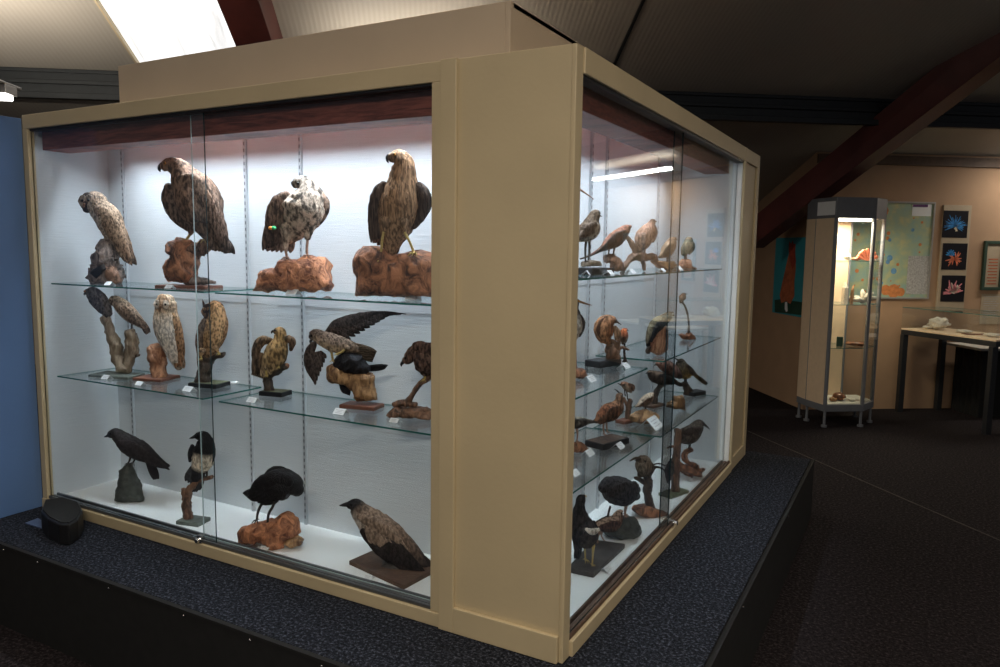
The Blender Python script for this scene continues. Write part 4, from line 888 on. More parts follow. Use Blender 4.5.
build('stuffed_jay', 'pinkish brown upright bird on a many-armed driftwood branch, topmost shelf', f,
  [(450, 262, 14), (442, 278, 18), (428, 305, 34), (408, 345, 42), (395, 385, 32), (385, 410, 14)], 'feather_soft', [W(95, 75, 65), W(165, 125, 105), W(175, 140, 120), W(150, 120, 105)],
  beak=[(458, 262, 4), (466, 264, 3), (472, 267, 1)], eyes=[(447, 262, 3, -14, None)],
  wings=[{'spine': [(448, 290, 10), (452, 325, 14), (440, 365, 10)], 'off': -12, 'flat': .6, 'cols': [W(110, 88, 78)]}, {'spine': [(400, 310, 10), (380, 345, 16), (378, 380, 8)], 'off': -14, 'flat': .5, 'cols': [W(150, 115, 98)]}],
  tails=[{'fan': ((375, 390), (395, 395), (362, 420), (380, 428), 3, 8), 'cols': [W(90, 75, 68)]}],
  legs=[{'p': [(400, 400, 8), (402, 415, 4), (402, 430, 3)], 'off': -8, 'foot': 12}, {'p': [(415, 395, 8), (416, 415, 4), (416, 430, 3)], 'off': 8, 'foot': 12}], lmat='leg_flesh',
  woods=[{'lofts': [[(295, 512, 12), (325, 470, 16), (360, 442, 22), (410, 448, 20), (450, 445, 18), (475, 480, 12), (500, 500, 9)], [(362, 440, 16), (352, 395, 12), (330, 358, 10), (312, 335, 7)], [(395, 455, 12), (402, 490, 9), (405, 512, 7)], [(440, 450, 10), (470, 470, 8), (515, 510, 8)]], 'mat': 'drift_brown', 'name': 'driftwood', 'ns': .35}])
f = Fig(b1, (525, 515), ZBT, 'B', dep=.2)
build('stuffed_finch', 'plump small olive bird perched left of the dark door edge on the topmost shelf', f,
  [(562, 352, 10), (550, 362, 19), (538, 390, 28), (520, 420, 28), (500, 438, 16), (485, 446, 8)], 'feather_soft', [W(70, 65, 50), W(120, 100, 80), W(110, 95, 80)], belly=[W(150, 125, 100)], axis='n-',
  beak=[(566, 354, 5), (573, 358, 3), (577, 361, 1)], eyes=[(556, 354, 3, -14, None)],
  wings=[{'spine': [(530, 385, 12), (512, 412, 18), (490, 440, 6)], 'off': -22, 'flat': .3, 'cols': [W(80, 72, 60)]}], legs=[{'p': [(525, 440, 6), (524, 455, 3), (524, 468, 3)], 'foot': 10}, {'p': [(538, 435, 6), (538, 452, 3), (538, 466, 3)], 'off': 8, 'foot': 10}],
  woods=[{'out': [(440, 470), (460, 462), (500, 470), (560, 468), (572, 490), (560, 515), (500, 512), (470, 495)], 'dep': 45, 'mat': 'bark_gold', 'name': 'perch', 'ns': .4}])
f = Fig(b1, (632, 515), ZBT, 'B', dep=.2)
build('stuffed_finch', 'small greenish bird perched right of the dark door edge on the topmost shelf', f,
  [(645, 352, 9), (636, 358, 17), (632, 385, 25), (618, 412, 22), (608, 432, 12)], 'feather_soft', [W(120, 110, 85), W(150, 138, 112), W(130, 120, 100)],
  beak=[(648, 356, 4), (654, 360, 3), (657, 362, 1)], eyes=[(640, 352, 3, -12, None)],
  wings=[{'spine': [(645, 378, 9), (640, 405, 12), (625, 430, 5)], 'off': -16, 'flat': .5, 'cols': [W(100, 92, 75)]}], legs=[{'p': [(615, 428, 5), (614, 445, 3), (614, 458, 3)], 'foot': 10}, {'p': [(625, 428, 5), (626, 445, 3), (626, 458, 3)], 'off': 6, 'foot': 10}],
  woods=[{'out': [(585, 512), (590, 480), (605, 455), (635, 460), (645, 490), (675, 505), (670, 514)], 'dep': 45, 'mat': 'bark_orange', 'name': 'perch', 'ns': .35}])
# partly hidden behind the corner post
f = Fig(b1, (28, 515), ZBT, 'B', dep=.3, lim=(.1, .35))
build('stuffed_curlew', 'long-billed brown bird mostly hidden behind corner post, bill tip showing at top', f,
  [(70, 95, 10), (58, 92, 18), (45, 115, 18), (35, 160, 26), (15, 220, 48), (-10, 270, 44), (-30, 310, 24)], 'feather_owl', [W(115, 95, 78), W(125, 105, 88), W(110, 92, 76)],
  beak=[(75, 100, 6), (110, 122, 4), (147, 150, 2)], eyes=[(60, 88, 3, -16, None)],
  legs=[{'p': [(0, 300, 10), (4, 400, 5), (4, 500, 4)], 'off': -6, 'foot': 14}, {'p': [(18, 295, 10), (24, 400, 5), (24, 500, 4)], 'off': 10, 'foot': 14}], bkmat='horn_brown',
  extra=lambda f, t: box_base(f, t, 'base', -30, 50, 518, .08, .02, 'base_black'))
# ================= right side, second shelf
f = Fig(b2, (62, 520), ZBM, 'B', lim=(.1, .35))
build('stuffed_shorebird', 'black and white bird at the near corner of second shelf, cut by the corner post', f,
  [(72, 62, 12), (58, 70, 24), (50, 110, 26), (58, 165, 38), (58, 225, 42), (45, 275, 28)], 'feather_soft', [W(30, 30, 36), W(28, 28, 34), W(40, 38, 42), W(190, 188, 182), W(190, 185, 178)],
  beak=[(80, 66, 8), (115, 78, 6), (157, 90, 2)], bkmat='horn_brown', eyes=[(68, 62, 4, -20, 'eye_amber')],
  wings=[{'spine': [(76, 150, 10), (88, 190, 16), (84, 235, 12), (72, 270, 5)], 'off': -22, 'flat': .5, 'cols': [W(36, 34, 40)]}],
  legs=[{'p': [(50, 290, 8), (50, 370, 4), (52, 455, 4)], 'off': -6, 'foot': 14}, {'p': [(66, 290, 8), (70, 370, 4), (72, 455, 4)], 'off': 10, 'foot': 14}], lmat='leg_flesh',
  woods=[{'out': [(20, 520), (30, 470), (60, 458), (100, 460), (118, 490), (105, 518)], 'dep': 80, 'mat': 'burl_dark', 'name': 'driftwood', 'ns': .3}])
f = Fig(b2, (215, 445), ZBM, 'B')
build('stuffed_songbird', 'rounded rufous brown bird with thin bill on gnarled stump, black base', f,
  [(296, 182, 14), (275, 178, 30), (245, 190, 46), (228, 230, 52), (232, 275, 42), (250, 300, 24)], 'feather_hawk', [W(60, 42, 38), W(120, 72, 45), W(165, 100, 58), W(140, 90, 55)], belly=[W(150, 105, 75), W(185, 130, 85), W(170, 115, 70)], axis='n-',
  beak=[(304, 186, 6), (318, 196, 4), (332, 204, 1.5)], eyes=[(286, 175, 4, -24, None)],
  wings=[{'spine': [(235, 160, 10), (205, 195, 22), (192, 240, 20), (205, 285, 9)], 'off': -18, 'flat': .4, 'cols': [W(90, 58, 44), W(70, 46, 38)]}, {'spine': [(275, 215, 12), (290, 250, 22), (285, 285, 12)], 'off': -26, 'flat': .35, 'cols': [W(160, 125, 95)]}],
  legs=[{'p': [(262, 300, 8), (264, 315, 4), (265, 325, 3)], 'off': -10, 'foot': 14}, {'p': [(280, 295, 8), (286, 310, 4), (288, 322, 3)], 'off': 8, 'foot': 14}],
  woods=[{'lofts': [[(290, 400, 28), (270, 370, 34), (265, 340, 30), (290, 318, 22)], [(300, 390, 20), (312, 350, 14), (316, 300, 8), (306, 250, 5)], [(310, 345, 10), (345, 340, 10), (372, 350, 7)]], 'mat': 'drift_brown', 'name': 'stump', 'ns': .45}],
  extra=lambda f, t: box_base(f, t, 'base', 125, 320, 448, .10, .030, 'base_black'))
f = Fig(b2, (352, 425), ZBM, 'B', lim=(.1, .28))
build('stuffed_robin', 'tiny bird with an orange breast on a thin stalk beside the gnarled stump', f,
  [(362, 232, 7), (350, 240, 18), (345, 268, 24), (345, 298, 18), (340, 315, 8)], 'feather_soft', [W(190, 100, 40), W(205, 105, 40), W(110, 100, 90), W(120, 112, 104)],
  beak=[(366, 236, 3), (372, 239, 2), (376, 241, 1)], eyes=[(356, 234, 3, -13, None)],
  wings=[{'spine': [(335, 262, 6), (328, 285, 10), (335, 310, 5)], 'off': -8, 'flat': .6, 'cols': [W(85, 75, 62)]}], legs=[{'p': [(345, 312, 5), (345, 325, 2.5), (346, 336, 2.5)], 'foot': 9, 'off': -4}, {'p': [(354, 310, 5), (355, 324, 2.5), (355, 336, 2.5)], 'foot': 9, 'off': 4}],
  woods=[{'lofts': [[(352, 425, 14), (352, 408, 8), (350, 370, 6), (350, 340, 7)]], 'mat': 'bark_dark', 'name': 'stalk', 'ns': .2}])
f = Fig(b2, (552, 385), ZBM, 'B', lim=(.1, .3))
build('stuffed_songbird', 'slate-grey bird with white eye patch standing behind an orange-brown block standing in for a reflection', f,
  [(628, 140, 14), (612, 148, 22), (585, 170, 30), (550, 195, 36), (520, 225, 30), (498, 265, 20), (485, 310, 10)], 'feather_soft', [W(62, 72, 80), W(75, 88, 96), W(58, 64, 72), W(45, 48, 54)], belly=[W(110, 110, 96), W(140, 132, 105), W(120, 112, 95)], axis='n-',
  beak=[(634, 140, 5), (642, 145, 3), (646, 149, 1)], eyes=[(620, 146, 9, -17, 'shell_white')],
  wings=[{'spine': [(575, 180, 12), (540, 205, 24), (510, 245, 16), (488, 300, 6)], 'off': -26, 'flat': .3, 'cols': [W(60, 68, 76), W(48, 52, 60)]}],
  tails=[{'fan': ((495, 270), (510, 275), (478, 330), (500, 350), 4, 8), 'cols': [W(42, 44, 50)]}],
  legs=[{'p': [(560, 220, 8), (562, 240, 4)], 'foot': 10}, {'p': [(578, 215, 8), (580, 240, 4)], 'foot': 10, 'off': 8}],
  woods=[{'out': [(500, 362), (502, 200), (520, 196), (590, 202), (602, 215), (602, 355), (560, 385), (540, 385)], 'dep': 45, 'mat': 'bark_orange', 'name': 'reflection_block', 'ns': .1}, {'lofts': [[(488, 368, 12), (490, 345, 12), (505, 340, 8)]], 'mat': 'bark_dark', 'name': 'foot_block'}])  # orange-brown block stands in for a cupboard's reflection in the glass
f = Fig(b2, (720, 300), ZBM, 'B', dep=.2, lim=(.1, .3))
build('stuffed_wren', 'tiny brown bird at the top of a tall thin bent twig', f,
  [(706, 22, 6), (698, 28, 13), (690, 45, 18), (682, 62, 10)], 'feather_soft', [W(150, 115, 90), W(165, 130, 105)], beak=[(709, 22, 3), (715, 24, 2), (719, 25, 1)], eyes=[(702, 22, 2.5, -10, None)],
  tails=[{'fan': ((680, 60), (688, 62), (672, 78), (680, 80), 3, 4), 'cols': [W(110, 85, 65)]}], legs=[{'p': [(690, 60, 3), (690, 72, 2)], 'foot': 6}, {'p': [(696, 58, 3), (697, 72, 2)], 'foot': 6, 'off': 4}],
  woods=[{'lofts': [[(728, 255, 7), (728, 200, 5), (722, 150, 5), (705, 95, 5), (685, 72, 4), (672, 66, 3)]], 'mat': 'bark_dark', 'name': 'twig', 'ns': .2}, {'out': [(672, 262), (690, 255), (715, 262), (735, 245), (765, 275), (768, 292), (730, 300), (690, 285)], 'dep': 40, 'mat': 'burl_dark', 'name': 'root', 'ns': .5}])
# ================= right side, lower shelves
f = Fig(b3, (72, 480), ZBN, 'B', lim=(.1, .36))
build('stuffed_sandpiper', 'grey-brown small bird at the corner post on the lower near shelf, tail pointing right', f,
  [(10, 310, 14), (25, 300, 26), (60, 308, 36), (95, 305, 30), (130, 303, 18), (165, 300, 7)], 'feather_hawk', [W(80, 78, 76), W(75, 70, 68), W(65, 60, 58)], belly=[W(150, 145, 138), W(130, 124, 116)], axis='n+',
  beak=[(2, 312, 5), (-15, 318, 3), (-30, 324, 1)], eyes=[(14, 302, 4, -18, None)], wings=[{'spine': [(45, 300, 14), (85, 298, 20), (125, 300, 12), (172, 300, 3)], 'off': -24, 'flat': .3, 'cols': [W(72, 68, 66)]}],
  legs=[{'p': [(62, 335, 7), (68, 375, 4), (66, 418, 3)], 'off': -6, 'foot': 12}, {'p': [(75, 335, 7), (80, 375, 4), (76, 418, 3)], 'off': 8, 'foot': 12}], lmat='leg_flesh',
  woods=[{'out': [(20, 478), (35, 440), (60, 425), (90, 418), (105, 435), (128, 462), (118, 474), (70, 480)], 'dep': 70, 'mat': 'burl_dark', 'name': 'driftwood', 'ns': .4}])
f = Fig(b3, (245, 440), ZBN, 'B')
build('stuffed_wader', 'rust-brown long-legged wader on a dark board on the lower near shelf', f,
  [(328, 142, 12), (322, 152, 20), (318, 185, 24), (300, 220, 42), (262, 250, 50), (222, 275, 38), (192, 296, 20), (170, 304, 9)], 'feather_hawk', [W(110, 85, 66), W(130, 95, 70), W(115, 76, 50), W(125, 85, 60)], belly=[W(160, 135, 115), W(165, 120, 90), W(150, 90, 58), W(130, 90, 62)], axis='n-',
  beak=[(320, 136, 5), (306, 122, 4), (292, 112, 2)], eyes=[(325, 146, 3, -16, None)],
  wings=[{'spine': [(290, 215, 14), (255, 240, 28), (215, 275, 16), (175, 302, 4)], 'off': -36, 'flat': .3, 'cols': [W(105, 72, 52), W(85, 60, 46)], 'fans': [((260, 260), (240, 240), (180, 310), (165, 300), 4, 8)]}],
  legs=[{'p': [(228, 295, 10), (220, 330, 5), (224, 376, 4)], 'off': -8, 'foot': 16}, {'p': [(255, 290, 10), (252, 325, 5), (258, 368, 4)], 'off': 12, 'foot': 16}], lmat='leg_flesh',
  extra=lambda f, t: box_base(f, t, 'base', 128, 365, 425, .12, .028, 'base_black', top='base_brown'))
f = Fig(b3, (365, 335), ZBF, 'B', lim=(.1, .36), dep=.3)
build('stuffed_warbler', 'small brown bird on a short wooden post directly behind the long-legged wader', f,
  [(332, 88, 8), (345, 84, 18), (365, 98, 26), (375, 115, 18), (388, 128, 8)], 'feather_soft', [W(120, 85, 65), W(135, 95, 72), W(110, 80, 62)], belly=[W(160, 140, 120)], axis='n-',
  beak=[(326, 86, 4), (316, 80, 2.5), (307, 76, 1)], eyes=[(340, 80, 3, -14, None)], wings=[{'spine': [(365, 80, 8), (385, 95, 14), (388, 118, 6)], 'off': -18, 'flat': .35, 'cols': [W(95, 70, 56)]}],
  legs=[{'p': [(350, 110, 5), (348, 125, 3), (350, 150, 2.5)], 'off': -5, 'foot': 9}, {'p': [(366, 118, 5), (368, 140, 3), (372, 172, 2.5)], 'off': 5, 'foot': 9}],
  woods=[{'lofts': [[(368, 318, 18), (370, 270, 15), (374, 220, 15), (382, 178, 14)], [(370, 215, 10), (355, 190, 9), (346, 165, 7)]], 'mat': 'drift_brown', 'name': 'post', 'ns': .25}],
  extra=lambda f, t: box_base(f, t, 'base', 298, 425, 330, .07, .018, 'base_red'))
f = Fig(b3, (480, 318), ZBF, 'B', lim=(.1, .34))
build('stuffed_songbird', 'small streaky bird on lumpy orange-brown driftwood behind the large white card', f,
  [(516, 140, 10), (505, 150, 20), (485, 172, 27), (458, 192, 24), (435, 206, 12), (415, 215, 5)], 'feather_owl', [W(110, 80, 62), W(115, 95, 80), W(95, 78, 66)], belly=[W(190, 175, 160)], axis='n-',
  beak=[(520, 140, 5), (526, 144, 3), (529, 147, 1)], eyes=[(512, 142, 3, -15, None)], wings=[{'spine': [(490, 165, 10), (465, 185, 16), (425, 210, 5)], 'off': -20, 'flat': .3, 'cols': [W(95, 75, 60)]}],
  legs=[{'p': [(470, 205, 5), (468, 220, 3), (468, 240, 2.5)], 'foot': 9, 'off': -5}, {'p': [(480, 202, 5), (480, 220, 3), (480, 240, 2.5)], 'foot': 9, 'off': 5}],
  woods=[{'out': [(390, 300), (392, 268), (430, 250), (470, 232), (520, 245), (550, 268), (545, 292), (500, 300), (485, 318), (440, 314)], 'dep': 75, 'mat': 'bark_gold', 'name': 'driftwood', 'ns': .35}])
f = Fig(b3, (525, 245), ZBF, 'B', lim=(.1, .36), dep=.3)
def jay2(f, t):
    mb = MB(); loft(f, mb, [(545, -35, 14), (560, -38, 26), (600, -20, 38), (640, 10, 34), (675, 40, 16)], cols=[W(165, 120, 105), W(150, 110, 98), W(70, 62, 70)], n=5); obj('body', mb, 'feather_soft', t, smooth=True)
    mb = MB(); loft(f, mb, [(545, -35, 6), (532, -30, 4), (522, -26, 1)], seg=8); obj('beak', mb, 'horn_dark', t, smooth=True); eye_at(f, t, 552, -42, 4, -18)
    box_base(f, t, 'base', 462, 582, 245, .08, .016, 'base_brown')
build('stuffed_songbird_pair', 'dark starling-like bird with a pinkish bird behind it on a thin dark trunk', f,
  [(488, 15, 8), (500, 18, 20), (530, 38, 36), (570, 50, 38), (610, 62, 26), (650, 72, 12)], 'feather_hawk', [W(70, 60, 56), W(75, 62, 56), W(60, 52, 50)], belly=[W(110, 90, 78)], axis='n+',
  beak=[(484, 18, 5), (478, 20, 3), (473, 22, 1)], eyes=[(495, 14, 3, -15, None)], wings=[{'spine': [(540, 30, 14), (580, 42, 22), (630, 62, 10), (660, 76, 3)], 'off': -28, 'flat': .3, 'cols': [W(62, 54, 52)]}],
  tails=[{'fan': ((640, 66), (642, 78), (690, 84), (688, 96), 3, 7), 'cols': [W(50, 44, 44)]}], legs=[{'p': [(545, 78, 7), (546, 90, 4), (546, 100, 3)], 'foot': 12, 'off': -5}, {'p': [(560, 78, 7), (562, 90, 4), (562, 100, 3)], 'foot': 12, 'off': 6}],
  woods=[{'lofts': [[(525, 235, 18), (527, 190, 13), (535, 140, 13), (555, 98, 12), (590, 80, 9), (620, 76, 7)]], 'mat': 'bark_dark', 'name': 'trunk', 'ns': .25}], extra=jay2)
f = Fig(b3, (730, 185), ZBF, 'B', lim=(.1, .34), dep=.22)
build('stuffed_songbird', 'mottled dark bird with yellow rump and long thin tail on a dark slanting stub', f,
  [(672, -55, 10), (680, -48, 24), (690, -10, 34), (705, 22, 34), (735, 15, 22), (765, 25, 10)], 'feather_owl', [W(80, 75, 62), W(90, 80, 68), W(110, 95, 60), W(190, 150, 45), W(120, 100, 50)],
  beak=[(662, -60, 6), (652, -66, 4), (643, -70, 1.5)], eyes=[(674, -52, 4, -18, None)], wings=[{'spine': [(700, -30, 12), (720, 0, 20), (745, 20, 10)], 'off': -24, 'flat': .35, 'cols': [W(85, 72, 60)]}],
  tails=[{'fan': ((740, 8), (748, 24), (838, 78), (830, 88), 4, 7), 'cols': [W(150, 120, 60), W(45, 42, 40), W(40, 38, 38)]}],
  legs=[{'p': [(700, 48, 7), (700, 62, 4), (702, 75, 3)], 'foot': 12, 'off': -5}, {'p': [(716, 46, 7), (718, 60, 4), (718, 75, 3)], 'foot': 12, 'off': 6}],
  woods=[{'lofts': [[(728, 165, 22), (726, 130, 22), (715, 100, 20), (700, 80, 14)]], 'mat': 'bark_dark', 'name': 'stub', 'ns': .25}],
  extra=lambda f, t: box_base(f, t, 'base', 702, 820, 180, .09, .024, 'base_black'))
f = Fig(b3, (655, 235), ZBF, 'B', lim=(.08, .3), dep=.12)
t_ = thing('driftwood_piece', 'pale orange driftwood lump at the dark door edge on lower far shelf', 'driftwood', f.base)
mb = MB(); chunk(f, mb, [(598, 215), (610, 190), (635, 180), (640, 145), (665, 150), (690, 145), (702, 180), (700, 215), (710, 238), (680, 228), (640, 226)], 45, ns=.4); obj('knot', mb, 'bark_gold', t_, smooth=True)
# ================= right side, case floor
f = Fig(b4, (110, 480), ZF, 'B', lim=(.08, .34))
def rz(f, t):
    q = [f.clamp(on_z(*b4(x, y), ZF), False) for (x, y) in ((8, 500), (100, 400), (210, 415), (100, 520))]
    mb = MB(); mb.prism([(p.x, p.y) for p in q], ZF, ZF+.022); obj('base', mb, 'slate', t, bevel=.002)
    mb = MB(); loft(f, mb, [(52, 334, 5), (74, 344, 12), (96, 336, 6)], flat=.5, off=-32, cols=[W(225, 222, 215)], n=4); obj('breast_patch', mb, 'feather_soft', t, smooth=True, label='white crescent breast patch')
build('stuffed_ring_ouzel', 'blackish bird with a white breast crescent standing on slate slab at near corner', f,
  [(66, 232, 6), (58, 240, 14), (53, 262, 15), (52, 290, 22), (62, 330, 34), (74, 365, 38), (70, 395, 26)], 'feather_hawk', [W(42, 42, 48), W(40, 40, 46), W(60, 54, 54), W(70, 62, 58)],
  beak=[(70, 231, 3.5), (75, 233, 2)], bkmat='horn_yellow', eyes=[(62, 236, 2.2, -11, None)],
  wings=[{'spine': [(38, 310, 8), (30, 345, 14), (32, 390, 10), (36, 440, 4)], 'off': -8, 'flat': .5, 'cols': [W(45, 42, 46)]}, {'spine': [(98, 320, 6), (104, 350, 10), (98, 385, 6)], 'off': -4, 'flat': .6, 'cols': [W(45, 42, 46)]}],
  tails=[{'fan': ((50, 400), (65, 400), (40, 455), (54, 458), 3, 7), 'off': 10, 'cols': [W(40, 38, 42)]}],
  legs=[{'p': [(90, 398, 6), (88, 430, 3), (86, 468, 2.5)], 'off': -14, 'foot': 14}, {'p': [(72, 402, 6), (74, 430, 3), (76, 460, 2.5)], 'off': 6, 'foot': 14}], lmat='leg_yellow', extra=rz)
f = Fig(b4, (145, 405), ZF, 'B', lim=(.1, .34))
build('stuffed_snipe', 'small brown snipe-like bird between the dark slate bird and the big round bird', f,
  [(198, 284, 6), (190, 292, 12), (180, 316, 20), (158, 330, 27), (128, 335, 22), (104, 336, 9)], 'feather_owl', [W(120, 90, 72), W(110, 78, 62), W(90, 66, 54)], belly=[W(170, 145, 125)], axis='n-',
  beak=[(196, 286, 3), (186, 300, 2), (178, 310, 1)], eyes=[(192, 288, 2, -10, None)],
  wings=[{'spine': [(175, 318, 8), (145, 328, 16), (100, 336, 4)], 'off': -20, 'flat': .3, 'cols': [W(85, 60, 50)]}],
  legs=[{'p': [(125, 350, 5), (112, 372, 3), (112, 400, 2.5)], 'off': -4, 'foot': 9}, {'p': [(135, 352, 5), (132, 375, 3), (150, 402, 2.5)], 'off': 6, 'foot': 9}], lmat='leg_flesh',
  woods=[{'lofts': [[(148, 320, 3), (153, 290, 3), (159, 268, 3)], [(110, 325, 3), (130, 312, 3), (148, 302, 2)]], 'mat': 'bark_dark', 'name': 'twig', 'ns': .1}])
f = Fig(b4, (205, 372), ZF, 'B', lim=(.1, .33))
build('stuffed_ground_bird', 'large round dark slate bird with lowered head on a rough grey stone', f,
  [(133, 205, 18), (150, 205, 40), (180, 212, 50), (210, 218, 48), (235, 225, 32), (248, 232, 16)], 'feather_owl', [W(58, 58, 66), W(62, 62, 70), W(52, 52, 60)], belly=[W(70, 68, 72)], axis='n-',
  beak=[(245, 196, 5), (252, 204, 4), (256, 212, 1.5)], eyes=[(240, 190, 3, -12, None)],
  wings=[{'spine': [(225, 195, 14), (190, 200, 34), (150, 205, 24), (128, 212, 8)], 'off': -40, 'flat': .25, 'cols': [W(55, 55, 62)]}, {'spine': [(236, 215, 12), (242, 195, 13), (240, 186, 10)], 'off': -4, 'flat': .9, 'cols': [W(75, 72, 76)]}],
  legs=[{'p': [(212, 255, 9), (206, 275, 4), (205, 300, 3)], 'off': -8, 'foot': 12}, {'p': [(225, 250, 9), (220, 272, 4), (218, 300, 3)], 'off': 10, 'foot': 12}], lmat='leg_flesh',
  woods=[{'out': [(148, 372), (165, 345), (180, 320), (205, 300), (240, 305), (256, 335), (250, 365), (215, 382)], 'dep': 75, 'mat': 'rock_dark', 'name': 'stone', 'ns': .3}])
f = Fig(b4, (295, 298), ZF, 'B', lim=(.1, .33))
build('stuffed_nuthatch', 'grey-brown fluffy small bird on a forked dark trunk with reddish oval base', f,
  [(268, 100, 12), (276, 108, 23), (276, 130, 25), (270, 150, 18), (262, 160, 8)], 'feather_soft', [W(120, 105, 92), W(130, 118, 104), W(110, 100, 90)],
  beak=[(258, 104, 4), (250, 106, 2.5), (244, 108, 1)], eyes=[(268, 104, 3, -18, None)],
  wings=[{'spine': [(290, 108, 7), (298, 132, 10), (290, 155, 5)], 'off': -8, 'flat': .6, 'cols': [W(95, 85, 76)]}, {'spine': [(258, 98, 4), (242, 96, 5), (222, 106, 2)], 'off': -8, 'flat': .6, 'cols': [W(95, 85, 76)]}],
  legs=[{'p': [(272, 155, 5), (275, 165, 3)], 'foot': 9, 'off': -5}, {'p': [(280, 154, 5), (283, 165, 3)], 'foot': 9, 'off': 5}],
  woods=[{'lofts': [[(300, 280, 15), (292, 240, 12), (288, 205, 13), (290, 170, 12)], [(288, 190, 11), (268, 178, 10), (250, 168, 7)], [(290, 175, 9), (305, 145, 5), (320, 130, 4), (345, 138, 3), (356, 155, 2)], [(292, 170, 8), (300, 130, 4), (330, 118, 2.5), (352, 125, 2)]], 'mat': 'bark_dark', 'name': 'trunk', 'ns': .3},
         {'out': [(240, 282), (250, 268), (290, 262), (350, 285), (355, 300), (300, 305), (255, 298)], 'dep': 60, 'mat': 'burl_dark', 'name': 'base', 'ns': .1}])
f = Fig(b4, (383, 225), ZF, 'B', lim=(.1, .28))
build('stuffed_treecreeper', 'small grey bird clinging to left side of tall square post with green-brown base', f,
  [(372, 108, 5), (371, 118, 10), (367, 140, 14), (364, 165, 10), (362, 185, 4)], 'feather_soft', [W(70, 68, 66), W(90, 88, 86)], beak=[(374, 104, 3), (378, 98, 2), (381, 94, 1)], eyes=[(369, 110, 2, -8, None)],
  wings=[{'spine': [(362, 125, 4), (357, 148, 7), (358, 175, 3)], 'off': -8, 'flat': .5, 'cols': [W(60, 56, 54)]}], legs=[{'p': [(375, 130, 3), (380, 128, 2)], 'foot': 6, 'off': -4}, {'p': [(374, 150, 3), (380, 148, 2)], 'foot': 6, 'off': -4}],
  woods=[{'lofts': [[(387, 212, 13), (388, 150, 12), (392, 80, 11), (396, 30, 11), (398, 2, 10)], [(388, 60, 5), (372, 58, 4), (358, 64, 2)]], 'mat': 'drift_brown', 'name': 'post', 'ns': .12}],
  extra=lambda f, t: box_base(f, t, 'base', 330, 432, 226, .10, .018, 'base_green'))
f = Fig(b3, (745, 638), ZF, 'B', lim=(.1, .28))
build('stuffed_blackbird', 'dark brown bird with down-curved bill on twisted reddish driftwood at far end', f,
  [(812, 318, 12), (792, 315, 26), (768, 345, 38), (735, 378, 48), (700, 390, 44), (672, 370, 28), (655, 352, 14)], 'feather_owl', [W(55, 50, 50), W(75, 66, 62), W(65, 58, 56)], belly=[W(95, 86, 80)], axis='n-',
  beak=[(818, 320, 9), (836, 334, 6), (853, 350, 2)], eyes=[(803, 310, 4, -20, None)],
  wings=[{'spine': [(770, 335, 12), (735, 350, 28), (690, 355, 20), (655, 350, 6)], 'off': -34, 'flat': .3, 'cols': [W(65, 56, 52)]}],
  legs=[{'p': [(728, 425, 9), (725, 445, 4), (722, 462, 3)], 'off': -6, 'foot': 14}, {'p': [(742, 420, 9), (742, 442, 4), (742, 460, 3)], 'off': 8, 'foot': 14}],
  woods=[{'lofts': [[(775, 600, 18), (765, 565, 16), (725, 545, 14), (700, 515, 14), (712, 480, 15), (742, 465, 13)], [(665, 530, 6), (685, 565, 20), (720, 590, 26), (770, 600, 24), (812, 585, 12)], [(740, 640, 8), (740, 600, 18), (800, 620, 10)]], 'mat': 'burl_dark', 'name': 'driftwood', 'ns': .4}])

# ---------------------------------------------------------------- label cards
for a in ((106.5, 285, ZT, 'A', .045, 'small white card in front of the hollow grey stump'), (167, 287, ZT, 'A', .042, 'small white card in front of the large brown bird of prey'),
          (289.7, 293, ZT, 'A', .056, 'small white card below the pale-headed buzzard on orange burl'), (410, 298, ZT, 'A', .056, 'small white card beneath the tall bird of prey by the frame'),
          (103.5, 378, ZM, 'A', .05, 'small white card in front of the pair of small owls'), (137.4, 384, ZM, 'A', .045, 'small white card at the barn owl red base'),
          (185.7, 390, ZM, 'A', .055, 'small white card at the eared owl black base'), (250, 401, ZM, 'A', .052, 'small white card at left end of shelf by the tawny falcon'),
          (337.6, 413, ZM, 'A', .056, 'small white card in front of the falcon with prey'), (392.8, 421, ZM, 'A', .04, 'small white card at the leaning brown bird of prey'),
          (262.4, 550, ZF, 'A', .045, 'small white card in front of the black crow driftwood'), (366.6, 578, ZF, 'A', .04, 'small white card on the hooded crow board edge'),
          (114.6, 503, ZF, 'A', .02, 'tiny white card left of the dark pointed rock'), (180, 527, ZF, 'A', .02, 'tiny white card at the magpie base'),
          (591.7, 273, ZBT, 'B', .045, 'white card in front of the bird at near end of topmost shelf'), (613, 273, ZBT, 'B', .045, 'white card below the long-tailed dark bird on topmost shelf'),
          (634.8, 272, ZBT, 'B', .05, 'white card beneath the driftwood branch on topmost shelf'), (665, 271, ZBT, 'B', .04, 'white card left of the door edge on topmost shelf'), (682, 271, ZBT, 'B', .06, 'white card right of the door edge on topmost shelf'),
          (594.3, 380, ZBM, 'B', .06, 'white card in front of the black base of the rufous bird'), (628.8, 367, ZBM, 'B', .06, 'white card right of the tiny orange-breasted bird'), (670, 352, ZBM, 'B', .06, 'white card right of the orange-brown reflection block'),
          (623, 447, ZBN, 'B', .06, 'white card leaning at the wader dark board'), (592.5, 454, ZBN, 'B', .06, 'white card by the small driftwood near corner post'), (578, 474, ZBN, 'B', .05, 'white card alone at front corner of lower near shelf'),
          (660, 427, ZBF, 'B', .13, 'largest white card, at the front corner of the lower far shelf'),
          (610, 570, ZF, 'B', .05, 'white card on the floor at the edge of the slate slab'), (692, 480, ZF, 'B', .05, 'white card on the floor near the twisted reddish driftwood')):
    card(*a[:5], label=a[5])
